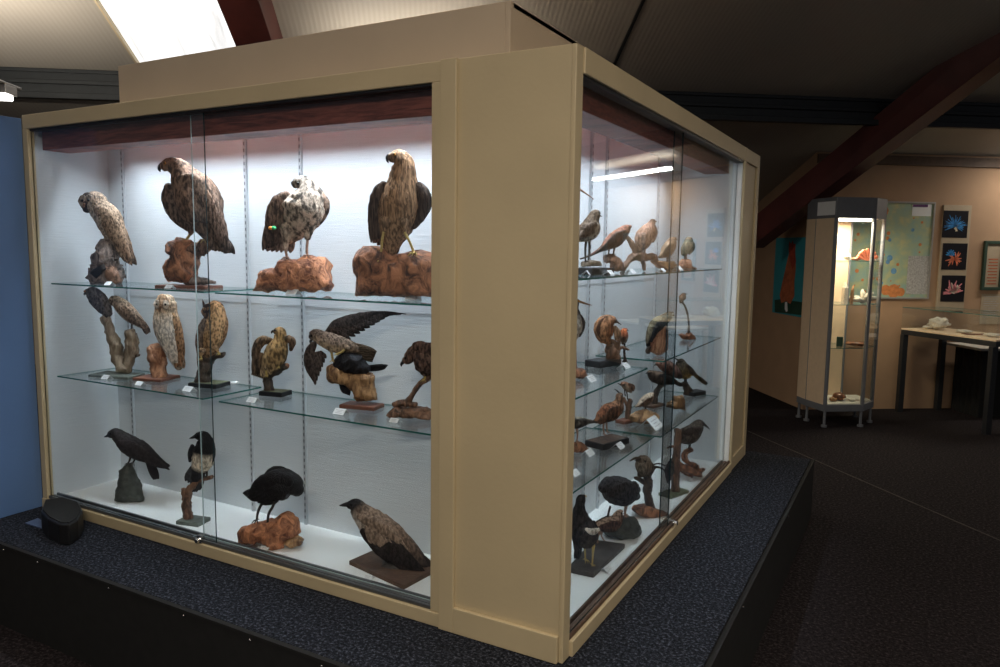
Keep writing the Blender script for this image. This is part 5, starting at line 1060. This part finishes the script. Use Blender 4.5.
p = on_z(234.5, 383.5, ZM); mb = MB(); mb.tube([(p.x, p.y, ZM+.0), (p.x, p.y, ZM+.008)], .02, 20); o = obj('puck', mb, 'card_white', bevel=.002)
tag(o, 'round white disc lying on middle shelf right of the eared owl', 'disc')
for L_ in LOGS: print('FIG', L_)

# ---------------------------------------------------------------- things on the platform
prof = [on_z(*q, PT) for q in ((42, 531), (49, 539), (60, 545), (70, 545.5), (79, 540), (84, 531), (80, 521), (64, 516), (46, 519))]
prof = [(v.x, min(v.y, -.02)) for v in prof]; cx_ = sum(v[0] for v in prof)/9; cy_ = sum(v[1] for v in prof)/9
t = thing('black_box', 'black rounded plastic box on the carpet at left front of showcase', 'box', (cx_, cy_, PT))
mb = MB(); mb.prism(prof[::-1], PT+.001, PT+.10); obj('housing', mb, 'black_plastic', t, bevel=.008)
mb = MB(); mb.prism([((x-cx_)*.93+cx_, (y-cy_)*.9+cy_) for x, y in prof][::-1], PT+.10, PT+.106); obj('lid', mb, 'black_panel', t, bevel=.003)
q = [on_z(*a, PT) for a in ((25, 524), (38, 519), (46, 524), (44, 530))]
mb = MB(); mb.prism([(v.x, v.y) for v in q][::-1], PT+.001, PT+.006); o = obj('foot_plate', mb, 'plate_reflection', bevel=.001); tag(o, 'small flat plate with painted-in blue reflection on the carpet beside the black box', 'plate')  # blue reflection is put into the plate's own colour

# ---------------------------------------------------------------- far room
WP = ST(0, WT-.0); 
def wall_pt(x, y, t=WT): return on_plane(x, y, ST(0, t), D1)
def wall_st(x, y, t=WT):
    p = wall_pt(x, y, t)-CAM; return p.dot(D2), (p+CAM).z
def wquad(mb, x0, y0, x1, y1, d0, d1, mi=0, s0=None):
    a = wall_st(x0, y1); b = wall_st(x1, y0); sa = a[0] if s0 is None else s0
    mb.box(sa, b[0], WT-d1, WT-d0, a[1], b[1], mi=mi, M=M_ST)
# map
t = thing('framed_map', 'large framed green and orange map on back wall behind the tall cabinet', 'map', wall_pt(905, 300))
mb = MB(); s0, zb = wall_st(877, 297); s1, ztp = wall_st(933, 204); s0 -= .42
mb.box(s0, s1, WT-.012, WT-.002, zb, ztp, M=M_ST); obj('sheet', mb, 'map_sheet', t)
mb = MB()
for bx in ((s0-.02, s1+.02, zb-.02, zb), (s0-.02, s1+.02, ztp, ztp+.02), (s0-.02, s0, zb, ztp), (s1, s1+.02, zb, ztp)): mb.box(bx[0], bx[1], WT-.025, WT-.001, bx[2], bx[3], M=M_ST)
obj('frame', mb, 'frame_alu', t, bevel=.002)
random.seed(8)
for k in range(34):
    mb = MB(); s = random.uniform(s0+.05, s1-.08); z = random.uniform(zb+.05, ztp-.06); r = random.uniform(.008, .024)
    mb.tube([ST(s, WT-.0125, z), ST(s, WT-.0135, z)], r, 7); obj('orange_area', mb, 'map_orange', t)
for (x, y, r) in ((883, 211, .06), (893, 291, .08), (885, 290, .06), (900, 292, .05)):
    mb = MB(); s, z = wall_st(x, y); mb.tube([ST(s, WT-.0125, z), ST(s, WT-.014, z)], r, 9); obj('orange_area', mb, 'map_orange', t)
for (x, y, r) in ((889, 258, .035), (893, 271, .035), (887, 262, .025), (881, 283, .02), (889, 240, .02), (912, 230, .02)):
    mb = MB(); s, z = wall_st(x, y); mb.tube([ST(s, WT-.0125, z), ST(s, WT-.0145, z)], r, 9); obj('blue_area', mb, 'map_blue', t)
mb = MB(); wquad(mb, 905, 256, 929, 294, .012, .015); obj('inset', mb, 'map_grey', t)
mb = MB(); wquad(mb, 911, 204.5, 931, 216, .012, .015); obj('title_panel', mb, 'card_white', t)
mb = MB(); wquad(mb, 912, 204.8, 927, 207, .015, .017); obj('title_strip', mb, 'purple', t)
# photo board
t = thing('photo_board', 'tall pale board with three square sea-creature photographs on back wall', 'photo board', wall_pt(952, 310))
mb = MB(); wquad(mb, 935, 205.5, 971, 308, .001, .018); obj('board', mb, 'board_beige', t, bevel=.002)
for (x0, y0, x1, y1, ms) in ((940.5, 211, 967.5, 237.5, ('paint_blue', 'paint_cream')), (940, 243.5, 966.5, 269.5, ('paint_blue', 'shell_orange')), (939, 275.5, 964.5, 301.5, ('paint_pink', 'shell_white'))):
    mb = MB(); wquad(mb, x0, y0, x1, y1, .018, .022); ph = obj('photograph', mb, 'photo_black', t)
    s, z = wall_st((x0+x1)/2, (y0+y1)/2); mb = MB()
    def blade2(s, z, a, l, w, mi):
        c, sn = math.cos(a), math.sin(a); d = WT-.0225
        pts = [(s+sn*w, z-c*w), (s-sn*w, z+c*w), (s+c*l-sn*w*.3, z+sn*l+c*w*.3), (s+c*l+sn*w*.3, z+sn*l-c*w*.3)]
        vs = [ST(a_, d-e, b_) for e in (0, .001) for (a_, b_) in pts]; mb.add(vs, [(0, 1, 2, 3), (7, 6, 5, 4), (0, 4, 5, 1), (1, 5, 6, 2), (2, 6, 7, 3), (3, 7, 4, 0)], mi=mi)
    i = (211, 243.5, 275.5).index(y0)
    if i == 0:
        for k in range(34): blade2(s+random.uniform(-.02, .02), z-.02, math.radians(-30+k*7), random.uniform(.08, .14), .007, 0)
        blade2(s, z-.06, math.radians(60), .06, .016, 1); blade2(s+.02, z-.08, math.radians(100), .06, .014, 1)
    elif i == 1:
        for k in range(7): blade2(s-.05, z+.02, math.radians(k*30), .06, .014, 0)
        for k in range(16): blade2(s+random.uniform(-.03, .03), z-.03, math.radians(-60+k*23), random.uniform(.05, .1), .012, 1)
    else:
        for k in range(22): blade2(s+random.uniform(-.04, .04), z-.05+random.uniform(0, .04), math.radians(-10+k*10), random.uniform(.05, .12), .016, k % 3 == 0 and 1 or 0)
    obj('picture', mb, list(ms), ph)
# green framed picture and notice
t = thing('framed_picture', 'small picture in a dark green frame at far right of back wall', 'picture', wall_pt(995, 290))
s0, zb = wall_st(979.5, 290); s1, ztp = wall_st(1004, 241)
mb = MB(); w_ = .036
for bx in ((s0, s1, zb, zb+w_), (s0, s1, ztp-w_, ztp), (s0, s0+w_, zb+w_, ztp-w_), (s1-w_, s1, zb+w_, ztp-w_)): mb.box(bx[0], bx[1], WT-.03, WT-.001, bx[2], bx[3], M=M_ST)
obj('frame', mb, 'frame_green', t, bevel=.003)
mb = MB(); mb.box(s0+w_, s1-w_, WT-.015, WT-.001, zb+w_, ztp-w_, M=M_ST); obj('print', mb, 'board_beige', t)
mb = MB()
for k in range(9):
    z = zb+w_+.03+k*.035
    mb.box(s0+w_+.03+.01*(k % 2), s1-w_-.03, WT-.017, WT-.015, z, z+.014, M=M_ST)
obj('print_marks', mb, 'paint_orange', t)
t = thing('notice', 'white sheet of small print pinned under the green framed picture', 'notice', wall_pt(990, 324))
mb = MB(); s0, zb = wall_st(979, 324); s1, ztp = wall_st(1002, 294); mb.box(s0, s1, WT-.006, WT-.001, zb, ztp, M=M_ST); obj('sheet', mb, 'board_beige', t)
mb = MB()
for k in range(10):
    z = ztp-.03-k*.026; mb.box(s0+.03, s1-.03-.02*(k % 3), WT-.0075, WT-.006, z-.005, z, M=M_ST)
obj('print_lines', mb, 'map_grey', t)
# more frames further right along the wall (seen mirrored in the side glass)
for k, (s_, w__, h__) in enumerate(((7.6, .55, .75), (8.6, .9, .7), (9.9, .6, .9))):
    mb = MB(); mb.box(s_, s_+w__, WT-.02, WT-.001, 1.3, 1.3+h__, M=M_ST); mb.box(s_+.06, s_+w__-.06, WT-.024, WT-.02, 1.36, 1.24+h__, mi=1, M=M_ST)
    o = obj('wall_picture', mb, ['frame_alu', 'board_beige']); tag(o, ('pale framed picture on the back wall just outside the view at right', 'wide pale framed picture further right on the back wall', 'tall pale framed picture furthest right on the back wall')[k], 'picture')

# rooster poster on the side wall
SW = SCN
def side_pt(x, y): return on_plane(x, y, ST(SW, 0), D2)
def side_tz(x, y): p = side_pt(x, y)-CAM; return p.dot(D1), (p+CAM).z
def flat_on_side(mb, px, d0, d1, mi=0):
    q = [side_tz(*a) for a in px]
    vs = [ST(SW-d, t_, z_) for d in (d0, d1) for (t_, z_) in q]; n = len(q)
    mb.add(vs, [tuple(range(n)), tuple(range(2*n-1, n-1, -1))]+[(i, (i+1) % n, n+(i+1) % n, n+i) for i in range(n)], mi=mi)
t = thing('rooster_poster', 'turquoise poster of a red rooster on the wall left of the tall cabinet', 'poster', side_pt(790, 316))
ta, zt_ = side_tz(776.5, 238); tb, zb_ = side_tz(810, 319)
mb = MB(); vs = [ST(SW-d, t_, z_) for d in (.001, .006) for (t_, z_) in ((ta, zb_), (tb, zb_), (tb, zt_), (ta, zt_))]
mb.add(vs, [(0, 1, 2, 3), (7, 6, 5, 4), (0, 4, 5, 1), (1, 5, 6, 2), (2, 6, 7, 3), (3, 7, 4, 0)]); obj('sheet', mb, 'poster_cyan', t)
mb = MB(); flat_on_side(mb, [(775.2, 300), (782, 299), (808, 303), (808.6, 316), (775.4, 312)], .006, .008); obj('grass', mb, 'paint_darkgreen', t)
mb = MB(); flat_on_side(mb, [(782, 303), (780.5, 295), (783, 283), (786, 270), (789, 256), (791.5, 250), (796, 254), (796.5, 268), (795, 282), (795, 296), (791, 304), (787, 301)], .008, .010); obj('rooster_body', mb, 'paint_orange', t)
mb = MB(); flat_on_side(mb, [(790, 257), (789.5, 249), (790, 241), (792, 244), (793.5, 240.5), (794.5, 244), (796.5, 244), (796, 251), (796.8, 262), (793, 270)], .010, .011); obj('rooster_head', mb, 'paint_red', t)
mb = MB(); flat_on_side(mb, [(785.8, 302), (788, 302), (788.5, 311), (787, 312), (785.5, 309)], .010, .011); obj('rooster_foot', mb, 'card_white', t)

# tall lit cabinet
t = thing('display_cabinet', 'tall narrow grey-framed cabinet with lit glass front and shells inside', 'cabinet', ST(4.5, 7.4, 0))
P6 = [(4.0, 7.72), (4.22, 7.46), (4.66, 7.46), (4.84, 7.66), (4.84, 7.92), (4.0, 7.92)]
def stp(px_, tt): d = ray(px_, 400); k = tt/d.dot(D1); return d.dot(D2)*k
tF = 7.15
sA = stp(805, 7.46); sB = stp(824.5, tF); sC = stp(864, tF); sD = stp(874, 7.34)
P6 = [(sA, 7.46), (sB, tF), (sC, tF), (sD, 7.34), (sD, 7.64), (sA, 7.64)]
zz = lambda py: CAM.z+ray(850, py).z*tF/ray(850, py).dot(D1)
zb0 = zz(411.5); zh = zz(218); zt6 = zz(197)
def pr6(mb, pts, z0, z1, mi=0): mb.prism([ST(s, t_)[:2] for s, t_ in pts], z0, z1, mi)
def inset(pts, k):
    cx = sum(p[0] for p in pts)/len(pts); cy = sum(p[1] for p in pts)/len(pts); return [(cx+(p[0]-cx)*k, cy+(p[1]-cy)*k) for p in pts]
mb = MB(); pr6(mb, P6, zb0, zb0+.07); obj('plinth', mb, 'cab_grey', t, bevel=.003)
mb = MB(); pr6(mb, inset(P6, .93), zb0+.07, zb0+.08); obj('bottom_board', mb, 'white_top', t)
mb = MB(); pr6(mb, P6, zh, zt6); obj('top_box', mb, 'cab_grey', t, bevel=.004)
for (s, t_) in P6[:4]:
    mb = MB(); cx = sum(p[0] for p in P6)/6; cy = sum(p[1] for p in P6)/6; a_, b__ = s+(cx-s)*.06, t_+(cy-t_)*.06
    mb.tube([ST(a_, b__, zb0+.07), ST(a_, b__, zh)], .02, 8); obj('post', mb, 'cab_grey', t)
for (s, t_) in P6:
    a_, b__ = s+(cx-s)*.08, t_+(cy-t_)*.08; mb = MB(); mb.tube([ST(a_, b__, 0), ST(a_, b__, .02), ST(a_, b__, .025), ST(a_, b__, zb0)], [.03, .03, .014, .014], 10); obj('foot', mb, 'cab_grey', t)
def wallseg(p, q, th, z0, z1):
    mb = MB(); dx, dy = q[0]-p[0], q[1]-p[1]; l = math.hypot(dx, dy); nx, ny = -dy/l*th, dx/l*th
    pr6(mb, [(p[0]+nx, p[1]+ny), (q[0]+nx, q[1]+ny), q, p][::-1], z0, z1); return mb
lerp = lambda p, q, k: (p[0]+(q[0]-p[0])*k, p[1]+(q[1]-p[1])*k)
obj('side_panel', wallseg(lerp(P6[0], P6[1], .04), lerp(P6[0], P6[1], .93), .012, zb0+.07, zh), 'cab_panel', t)
obj('sign', wallseg(lerp(P6[0], P6[1], .08), lerp(P6[0], P6[1], .95), -.004, zh+.03, zt6-.04), 'card_white', t)
obj('side_panel', wallseg(P6[5], P6[0], .012, zb0+.07, zh), 'cab_panel', t)
obj('back_panel', wallseg(lerp(P6[4], P6[5], .3), P6[5], .012, zb0+.07, zh), 'cab_panel', t)
for k, (i, j) in enumerate(((1, 2), (2, 3), (3, 4))):
    obj('glass_pane', wallseg(lerp(P6[i], P6[j], .06), lerp(P6[i], P6[j], .94), .005, zb0+.09, zh), 'glass', t)
mb = MB(); a_, b__ = lerp(P6[4], P6[5], .28); mb.tube([ST(a_, b__-.01, zb0+.07), ST(a_, b__-.01, zh)], .012, 8); obj('post', mb, 'cab_grey', t)
def zfrom(py, px=845, tt=7.35): d = ray(px, py); return CAM.z+d.z*tt/d.dot(D1)
zs = [zfrom(260.5), zfrom(303.5), zfrom(346)]
for z in zs:
    mb = MB(); pr6(mb, inset(P6, .9), z-.006, z); mb.mi = [0 if i < 2 else 1 for i in range(len(mb.f))]; obj('shelf', mb, ['shelf_glass', 'glass_edge'], t)
mb = MB(); pr6(mb, [(sB+.04, tF+.04), (sC-.02, tF+.04), (sC-.02, tF+.07), (sB+.04, tF+.07)], zh-.03, zh-.001); obj('lamp', mb, 'lamp_warm', t)
cabc = (sum(p[0] for p in P6)/6, sum(p[1] for p in P6)/6)
def lump(name, px, py, z, r, sc, mat, label, cat_, ns=.4, seed=1, tt=7.32):
    s = stp(px, tt)
    mb = MB(); mb.ball((0, 0, 0), r, sc, n=9, ns=ns, seed=seed); mz = min(v.z for v in mb.v); o_ = ST(s, tt, z)
    mb.v = [v+o_-Vector((0, 0, mz)) for v in mb.v]; o = obj(name, mb, mat, smooth=True); tag(o, label, cat_, 'shells and minerals in the small cabinet'); return o
def cone_shell(px, z, h, mat, label, tt=7.32, turns=5):
    s = stp(px, tt); pts = []; rs = []
    for k in range(30):
        a = k/29; an = a*turns*2*math.pi; r = h*.33*(1-a); pts.append(ST(s, tt, z)+Vector((math.cos(an)*r*.5, math.sin(an)*r*.5, h*.2+a*h*.8))); rs.append(max(h*.2*(1-a), .003))
    mb = MB(); mb.tube(pts, rs, 8); o = obj('shell', mb, mat, smooth=True); tag(o, label, 'shell', 'shells and minerals in the small cabinet'); return o
z1_, z2_, z3_ = zs
# orange fan shell, wedge shaped
s = stp(857.5, 7.3); mb = MB(); n_ = 15; vs = []
for d in (-.02, .02):
    for k in range(n_): a = math.radians(200-k*(160/(n_-1))) if False else math.radians(10+k*160/(n_-1)); r = .11*(1+.05*(k % 2)); vs.append(ST(s+math.cos(a)*r, 7.3+d*(1 if k % 2 else .5), z1_+.002+math.sin(a)*r*1.05))
    vs.append(ST(s, 7.3+d*.3, z1_+.001))
m1_ = n_+1; fs = [(k, k+1, n_) for k in range(n_-1)]+[(m1_+k+1, m1_+k, m1_+n_) for k in range(n_-1)]+[(k, m1_+k, m1_+k+1, k+1) for k in range(n_-1)]+[(0, n_, m1_+n_, m1_), (n_-1, m1_+n_-1, m1_+n_, n_)]
mb.add(vs, fs); o = obj('fan_shell', mb, 'shell_orange'); tag(o, 'orange-red fan shell standing on the top shelf of the tall cabinet', 'shell', 'shells and minerals in the small cabinet')
cone_shell(838, z1_, .12, 'shell_white', 'pale spiral shell on top shelf, at left of the orange fan shell')
lump('mineral', 847, 0, z1_, .03, (1.4, 1, .6), 'shell_brown', 'small brown mineral on cabinet top shelf, left of the fan shell', 'mineral')
lump('shell', 865, 0, z1_, .028, (1.3, 1, .7), 'shell_white', 'small white shell on cabinet top shelf, right of the fan shell', 'shell', seed=3)
# second shelf: tall pieces and branching coral
def prismrock(px, z, h, r, mat, label, lean=0):
    s = stp(px, 7.32); mb = MB(); mb.tube([ST(s, 7.32, z), ST(s+lean*.5, 7.32, z+h*.75), ST(s+lean, 7.32, z+h)], [r, r*.9, r*.2], 6); o = obj('mineral', mb, mat); tag(o, label, 'mineral', 'shells and minerals in the small cabinet')
prismrock(838, z2_, .22, .035, 'shell_white', 'tall pale mineral column on second cabinet shelf at left')
prismrock(845, z2_, .19, .02, 'bark_gold', 'narrow amber mineral spike on second cabinet shelf', .01)
s = stp(856, 7.32); mb = MB()
for (a, l, h) in ((-40, .12, .1), (-10, .14, .05), (25, .13, .03), (60, .1, .09), (120, .13, .04), (160, .14, .05), (200, .12, .03), (80, .06, .13)):
    r_ = math.radians(a); mb.tube([ST(s, 7.32, z2_+.03), ST(s+math.cos(r_)*l*.5, 7.32+math.sin(r_)*l*.3, z2_+.03+h*.7), ST(s+math.cos(r_)*l, 7.32+math.sin(r_)*l*.5, z2_+.015+h)], [.03, .022, .012], 7)
mb.ball(ST(s, 7.32, z2_+.03), .028, n=6); o = obj('coral', mb, 'shell_white', smooth=True); tag(o, 'branching white coral on second shelf of tall cabinet', 'coral', 'shells and minerals in the small cabinet')
mb = MB(); mb.box(-.03, .03, -.02, .02, 0, .1, M=Matrix.Translation(ST(stp(836, 7.32), 7.32, z3_))); o = obj('block', mb, 'paint_darkgreen', bevel=.004); tag(o, 'small dark green block on third cabinet shelf at left', 'block', 'shells and minerals in the small cabinet')
lump('shell', 853, 0, z3_, .07, (1.5, .7, .35), 'shell_brown', 'flat brown shell on third shelf of tall cabinet', 'shell', seed=5)
lump('ammonite', 839, 0, zb0+.08, .05, (1.2, 1, .8), 'shell_brown', 'dark glossy stone on the cabinet floor', 'stone', seed=7, tt=7.33)
lump('mineral', 833, 0, zb0+.08, .03, (1.3, 1, .7), 'bark_gold', 'small golden stone on the cabinet floor at left', 'stone', seed=9, tt=7.28)
lump('shell', 852, 0, zb0+.08, .03, (1.3, 1, .5), 'shell_white', 'small white shell on the cabinet floor at right', 'shell', seed=11, tt=7.28)

# glass topped table
def onst(px, py, z): p = on_z(px, py, z); q = p-CAM; return q.dot(D2), q.dot(D1)
Lc = (stp(896, 7.88), 7.88); Fc = (stp(991, 6.75), 6.75)
dx, dy = Fc[0]-Lc[0], Fc[1]-Lc[1]; l = math.hypot(dx, dy); ux, uy = dx/l, dy/l; vx, vy = -uy, ux
wd = .56
TC = [Lc, Fc, (Fc[0]+vx*wd, Fc[1]+vy*wd), (Lc[0]+vx*wd, Lc[1]+vy*wd)]
TC[3] = (TC[3][0], min(TC[3][1], 7.95))
t = thing('display_table', 'dark-legged table with a low glass showcase top by the back wall', 'table', ST(*Lc, 0))
def zat(px, py, tt): d = ray(px, py); return CAM.z+d.z*tt/d.dot(D1)
zd = zat(900, 328, Lc[1]); zg = zat(900, 307.5, Lc[1])
mb = MB(); pr6(mb, TC, zd-.07, zd-.015); obj('apron', mb, 'dark_metal', t, bevel=.003)
mb = MB(); pr6(mb, TC, zd-.015, zd); obj('deck', mb, 'cab_panel', t)
for c_ in TC:
    cx, cy = sum(p[0] for p in TC)/4, sum(p[1] for p in TC)/4; a_, b__ = c_[0]+(cx-c_[0])*.06, c_[1]+(cy-c_[1])*.06
    mb = MB(); mb.box(a_-.03, a_+.03, b__-.03, b__+.03, 0, zd-.07, M=M_ST); obj('leg', mb, 'dark_metal', t, bevel=.003)
for i in range(4): obj('glass_pane', wallseg(TC[i], TC[(i+1) % 4], .005, zd, zg), 'glass', t)
mb = MB(); pr6(mb, TC, zg, zg+.006); mb.mi = [0 if i < 2 else 1 for i in range(len(mb.f))]; obj('glass_top', mb, ['glass', 'glass_edge'], t)
def on_table(k, j): return (TC[0][0]+ux*k*l+vx*wd*j, TC[0][1]+uy*k*l+vy*wd*j)
a_, b__ = on_table(.22, .45); mb = MB(); mb.ball((0, 0, 0), .085, (1.15, 1, .72), n=12, ns=.5, seed=4); mz = min(v.z for v in mb.v); mb.v = [v+ST(a_, b__, zd)-Vector((0, 0, mz)) for v in mb.v]
o = obj('coral', mb, 'shell_white', smooth=True); tag(o, 'rounded cream coral lump inside the glass table top', 'coral')
for i, (k, j, lab) in enumerate(((.12, .5, 'flat white shell nearest the left end of glass table top'), (.48, .5, 'flat white shell in the middle of glass table top'), (.8, .4, 'flat white shell nearest the right end of glass table top'))):
    a_, b__ = on_table(k, j); mb = MB(); mb.ball((0, 0, 0), .06, (1.3, .9, .3), n=9, ns=.5, seed=i+2); mz = min(v.z for v in mb.v); mb.v = [v+ST(a_, b__, zd)-Vector((0, 0, mz)) for v in mb.v]
    o = obj('shell', mb, 'shell_white', smooth=True); tag(o, lab, 'shell', 'shells on the table')
a_, b__ = on_table(.62, .45); mb = MB(); mb.box(-.12, .12, -.05, .05, 0, .008, M=Matrix.Translation(ST(a_, b__, zd)) @ Matrix.Rotation(.5, 4, 'Z')); o = obj('tray', mb, 'shell_brown', bevel=.002); tag(o, 'thin brown tray among shells in glass table top', 'tray')
# black draped counter
sX = stp(966, 7.7)
t = thing('draped_counter', 'black draped counter with white top behind the glass table', 'counter', ST(sX+.4, 7.7, 0))
zc_ = zat(975, 349, 7.6)
mb = MB(); ring = []
for k in range(60):
    u = k/60*4; i = int(u); fr = u-i; cs = [(sX, 7.5), (sX+1.3, 7.5), (sX+1.3, 7.93), (sX, 7.93)]; p = lerp(cs[i], cs[(i+1) % 4], fr); w = .008*math.sin(k*2.1)
    ring.append((p[0]+w, p[1]+w*.7))
pr6(mb, ring, 0.002, zc_); obj('drape', mb, 'felt_cloth', t)
mb = MB(); pr6(mb, [(sX-.1, 7.42), (sX+1.35, 7.42), (sX+1.35, 7.95), (sX-.1, 7.95)], zc_+.001, zc_+.03); obj('top', mb, 'white_top', t, bevel=.004)

# ---------------------------------------------------------------- light fittings
UPK = 1.5
def fitting(a, b, z, w, label, strength='tube_light', energy=0, up=2.2):
    a = Vector(a); b = Vector(b); c = (a+b)/2; l = (b-a).length; ang = math.atan2(b.y-a.y, b.x-a.x)
    M = Matrix.Translation((c.x, c.y, z)) @ Matrix.Rotation(ang, 4, 'Z')
    t = thing('ceiling_light', label, 'ceiling light', (c.x, c.y, z), 'fluorescent ceiling lights')
    mb = MB(); mb.box(-l/2, l/2, -w*.6, w*.6, .02, .075, M=M); mb.box(-l/2, l/2, -w*1.1, w*1.1, .075, .09, M=M); obj('housing', mb, 'frame_alu', t, bevel=.004)
    mb = MB(); mb.box(-l/2+.02, l/2-.02, -w*.5, w*.5, -.01, .02, M=M); obj('diffuser', mb, strength, t, bevel=.006)
    q = Vector((c.x, c.y, 0))-Vector((CAM.x, CAM.y, 0)); zc = cz(q.dot(D1))
    for s in (-l*.35, l*.35):
        mb = MB(); pp = M @ Vector((s, 0, .09)); q = Vector((pp.x, pp.y, 0))-Vector((CAM.x, CAM.y, 0)); zc = cz(q.dot(D1)); mb.tube([pp, (pp.x, pp.y, max(zc, z+.1))], .004, 6); obj('hanger', mb, 'dark_metal', t)
    if energy:
        ld = bpy.data.lights.new('ceiling_light_glow', 'AREA'); ld.shape = 'RECTANGLE'; ld.size = l; ld.size_y = w; ld.energy = energy; ld.color = (1, .9, .76)
        lo = bpy.data.objects.new('ceiling_light_glow', ld); COL.objects.link(lo); lo.matrix_world = M @ Matrix.Translation((0, 0, -.02))
        l2 = bpy.data.lights.new('ceiling_fill_uplight', 'AREA'); l2.shape = 'RECTANGLE'; l2.size = l; l2.size_y = w; l2.energy = energy*up; l2.color = (1, .9, .76)  # upward fill, added to lift the dark ceiling
        lo = bpy.data.objects.new('ceiling_fill_uplight', l2); COL.objects.link(lo); lo.matrix_world = M @ Matrix.Translation((0, 0, .1)) @ Matrix.Rotation(math.pi, 4, 'X')
# mirrored in the side glass
fitting(ST(8.36-.0, 7.55), ST(6.45, 7.5), 2.86, .09, 'long fluorescent light hanging near the back wall, right of view', energy=22, up=.25)
# at left edge of the picture
pa = on_plane(9, 97, ST(0, 5.6), D1); 
dv = Vector((.8, .6, 0)).normalized()
e1 = on_plane(12, 98, ST(0, 5.3), D1)
fitting(e1-D2*1.5, e1, e1.z, .12, 'fluorescent light at the left edge, above the blue board', energy=30)
fitting(ST(-1.6, -.6), ST(.1, -.6), 3.5, .10, 'fluorescent light behind the viewpoint, left of the two', energy=84)
fitting(ST(-.7, 6.2), ST(.5, 6.2), 2.95, .1, 'added unseen fill light behind the top of the showcase', energy=38, up=.25)  # unseen fill light, added to brighten the poster wall
fitting(ST(2.2, -.2), ST(3.8, -.2), 3.5, .10, 'fluorescent light behind the viewpoint, right of the two', energy=56)

# lamps inside the case (behind the pelmet)
SPR = math.radians(180)
def area(name, loc, sx, sy, e, col, rot=(0, 0, 0)):
    ld = bpy.data.lights.new(name, 'AREA'); ld.shape = 'RECTANGLE'; ld.size = sx; ld.size_y = sy; ld.energy = e; ld.spread = SPR; ld.color = col
    o = bpy.data.objects.new(name, ld); COL.objects.link(o); o.location = loc; o.rotation_euler = rot; return o
ZL = Z1-.052
SPR = math.radians(105)
CO = (.80, .90, 1.0)
strip = []
for (x0, x1, y0, y1) in ((-2.75, -.6, .225, .255), (-.255, -.225, .15, LE-.25)):
    mb = MB(); mb.box(x0, x1, y0, y1, Z1-.05, Z1-.041); obj('lamp_strip', mb, 'frame_alu', case)
area('case_strip_front', (-1.68, .24, ZL), 2.1, .03, 17, CO)
area('case_strip_side', (-.24, 1.25, ZL), .03, 2.1, 15, CO)
def spot(loc, e, size=1.5, blend=.8, tgt=None):
    mb = MB(); mb.tube([(loc[0], loc[1], loc[2]+.001), (loc[0], loc[1], loc[2]+.012)], .028, 16); obj('downlight', mb, 'chrome', case)
    ld = bpy.data.lights.new('downlight', 'SPOT'); ld.energy = e; ld.color = (.88, .94, 1); ld.spot_size = size; ld.spot_blend = blend; ld.shadow_soft_size = .02
    o = bpy.data.objects.new('downlight_glow', ld); COL.objects.link(o); o.location = loc
    d = (Vector(tgt)-Vector(loc)) if tgt else Vector((0, 0, -1)); o.rotation_euler = d.to_track_quat('-Z', 'Y').to_euler()
for x in (-2.15, -1.45, -.85): spot((x, .245, ZL), 5.5, 1.15, tgt=(x, .24, Z0))
for y in (.30, 1.0, 1.8): spot((-.26, y, ZL), 5, 1.15, tgt=(-.24, y, Z0))

# the cabinet lamp
SPR = math.radians(180)
area('cabinet_lamp', ST(cabc[0], cabc[1]-.08, zh-.04), .3, .2, 22, (1, .88, .66))
# daylight through the skylight comes from its own bright sheet; weak ambient from the rest of the hall
w = bpy.data.worlds.new('world'); SC.world = w; w.use_nodes = True
bg = w.node_tree.nodes['Background']; bg.inputs['Color'].default_value = (.50, .50, .55, 1); bg.inputs['Strength'].default_value = .16

SC.view_settings.view_transform = 'Standard'; SC.view_settings.look = 'None'; SC.view_settings.gamma = 1; SC.view_settings.exposure = 0
SC.view_settings.use_curve_mapping = False
for o in bpy.data.objects:
    if '_o' in o: del o['_o']
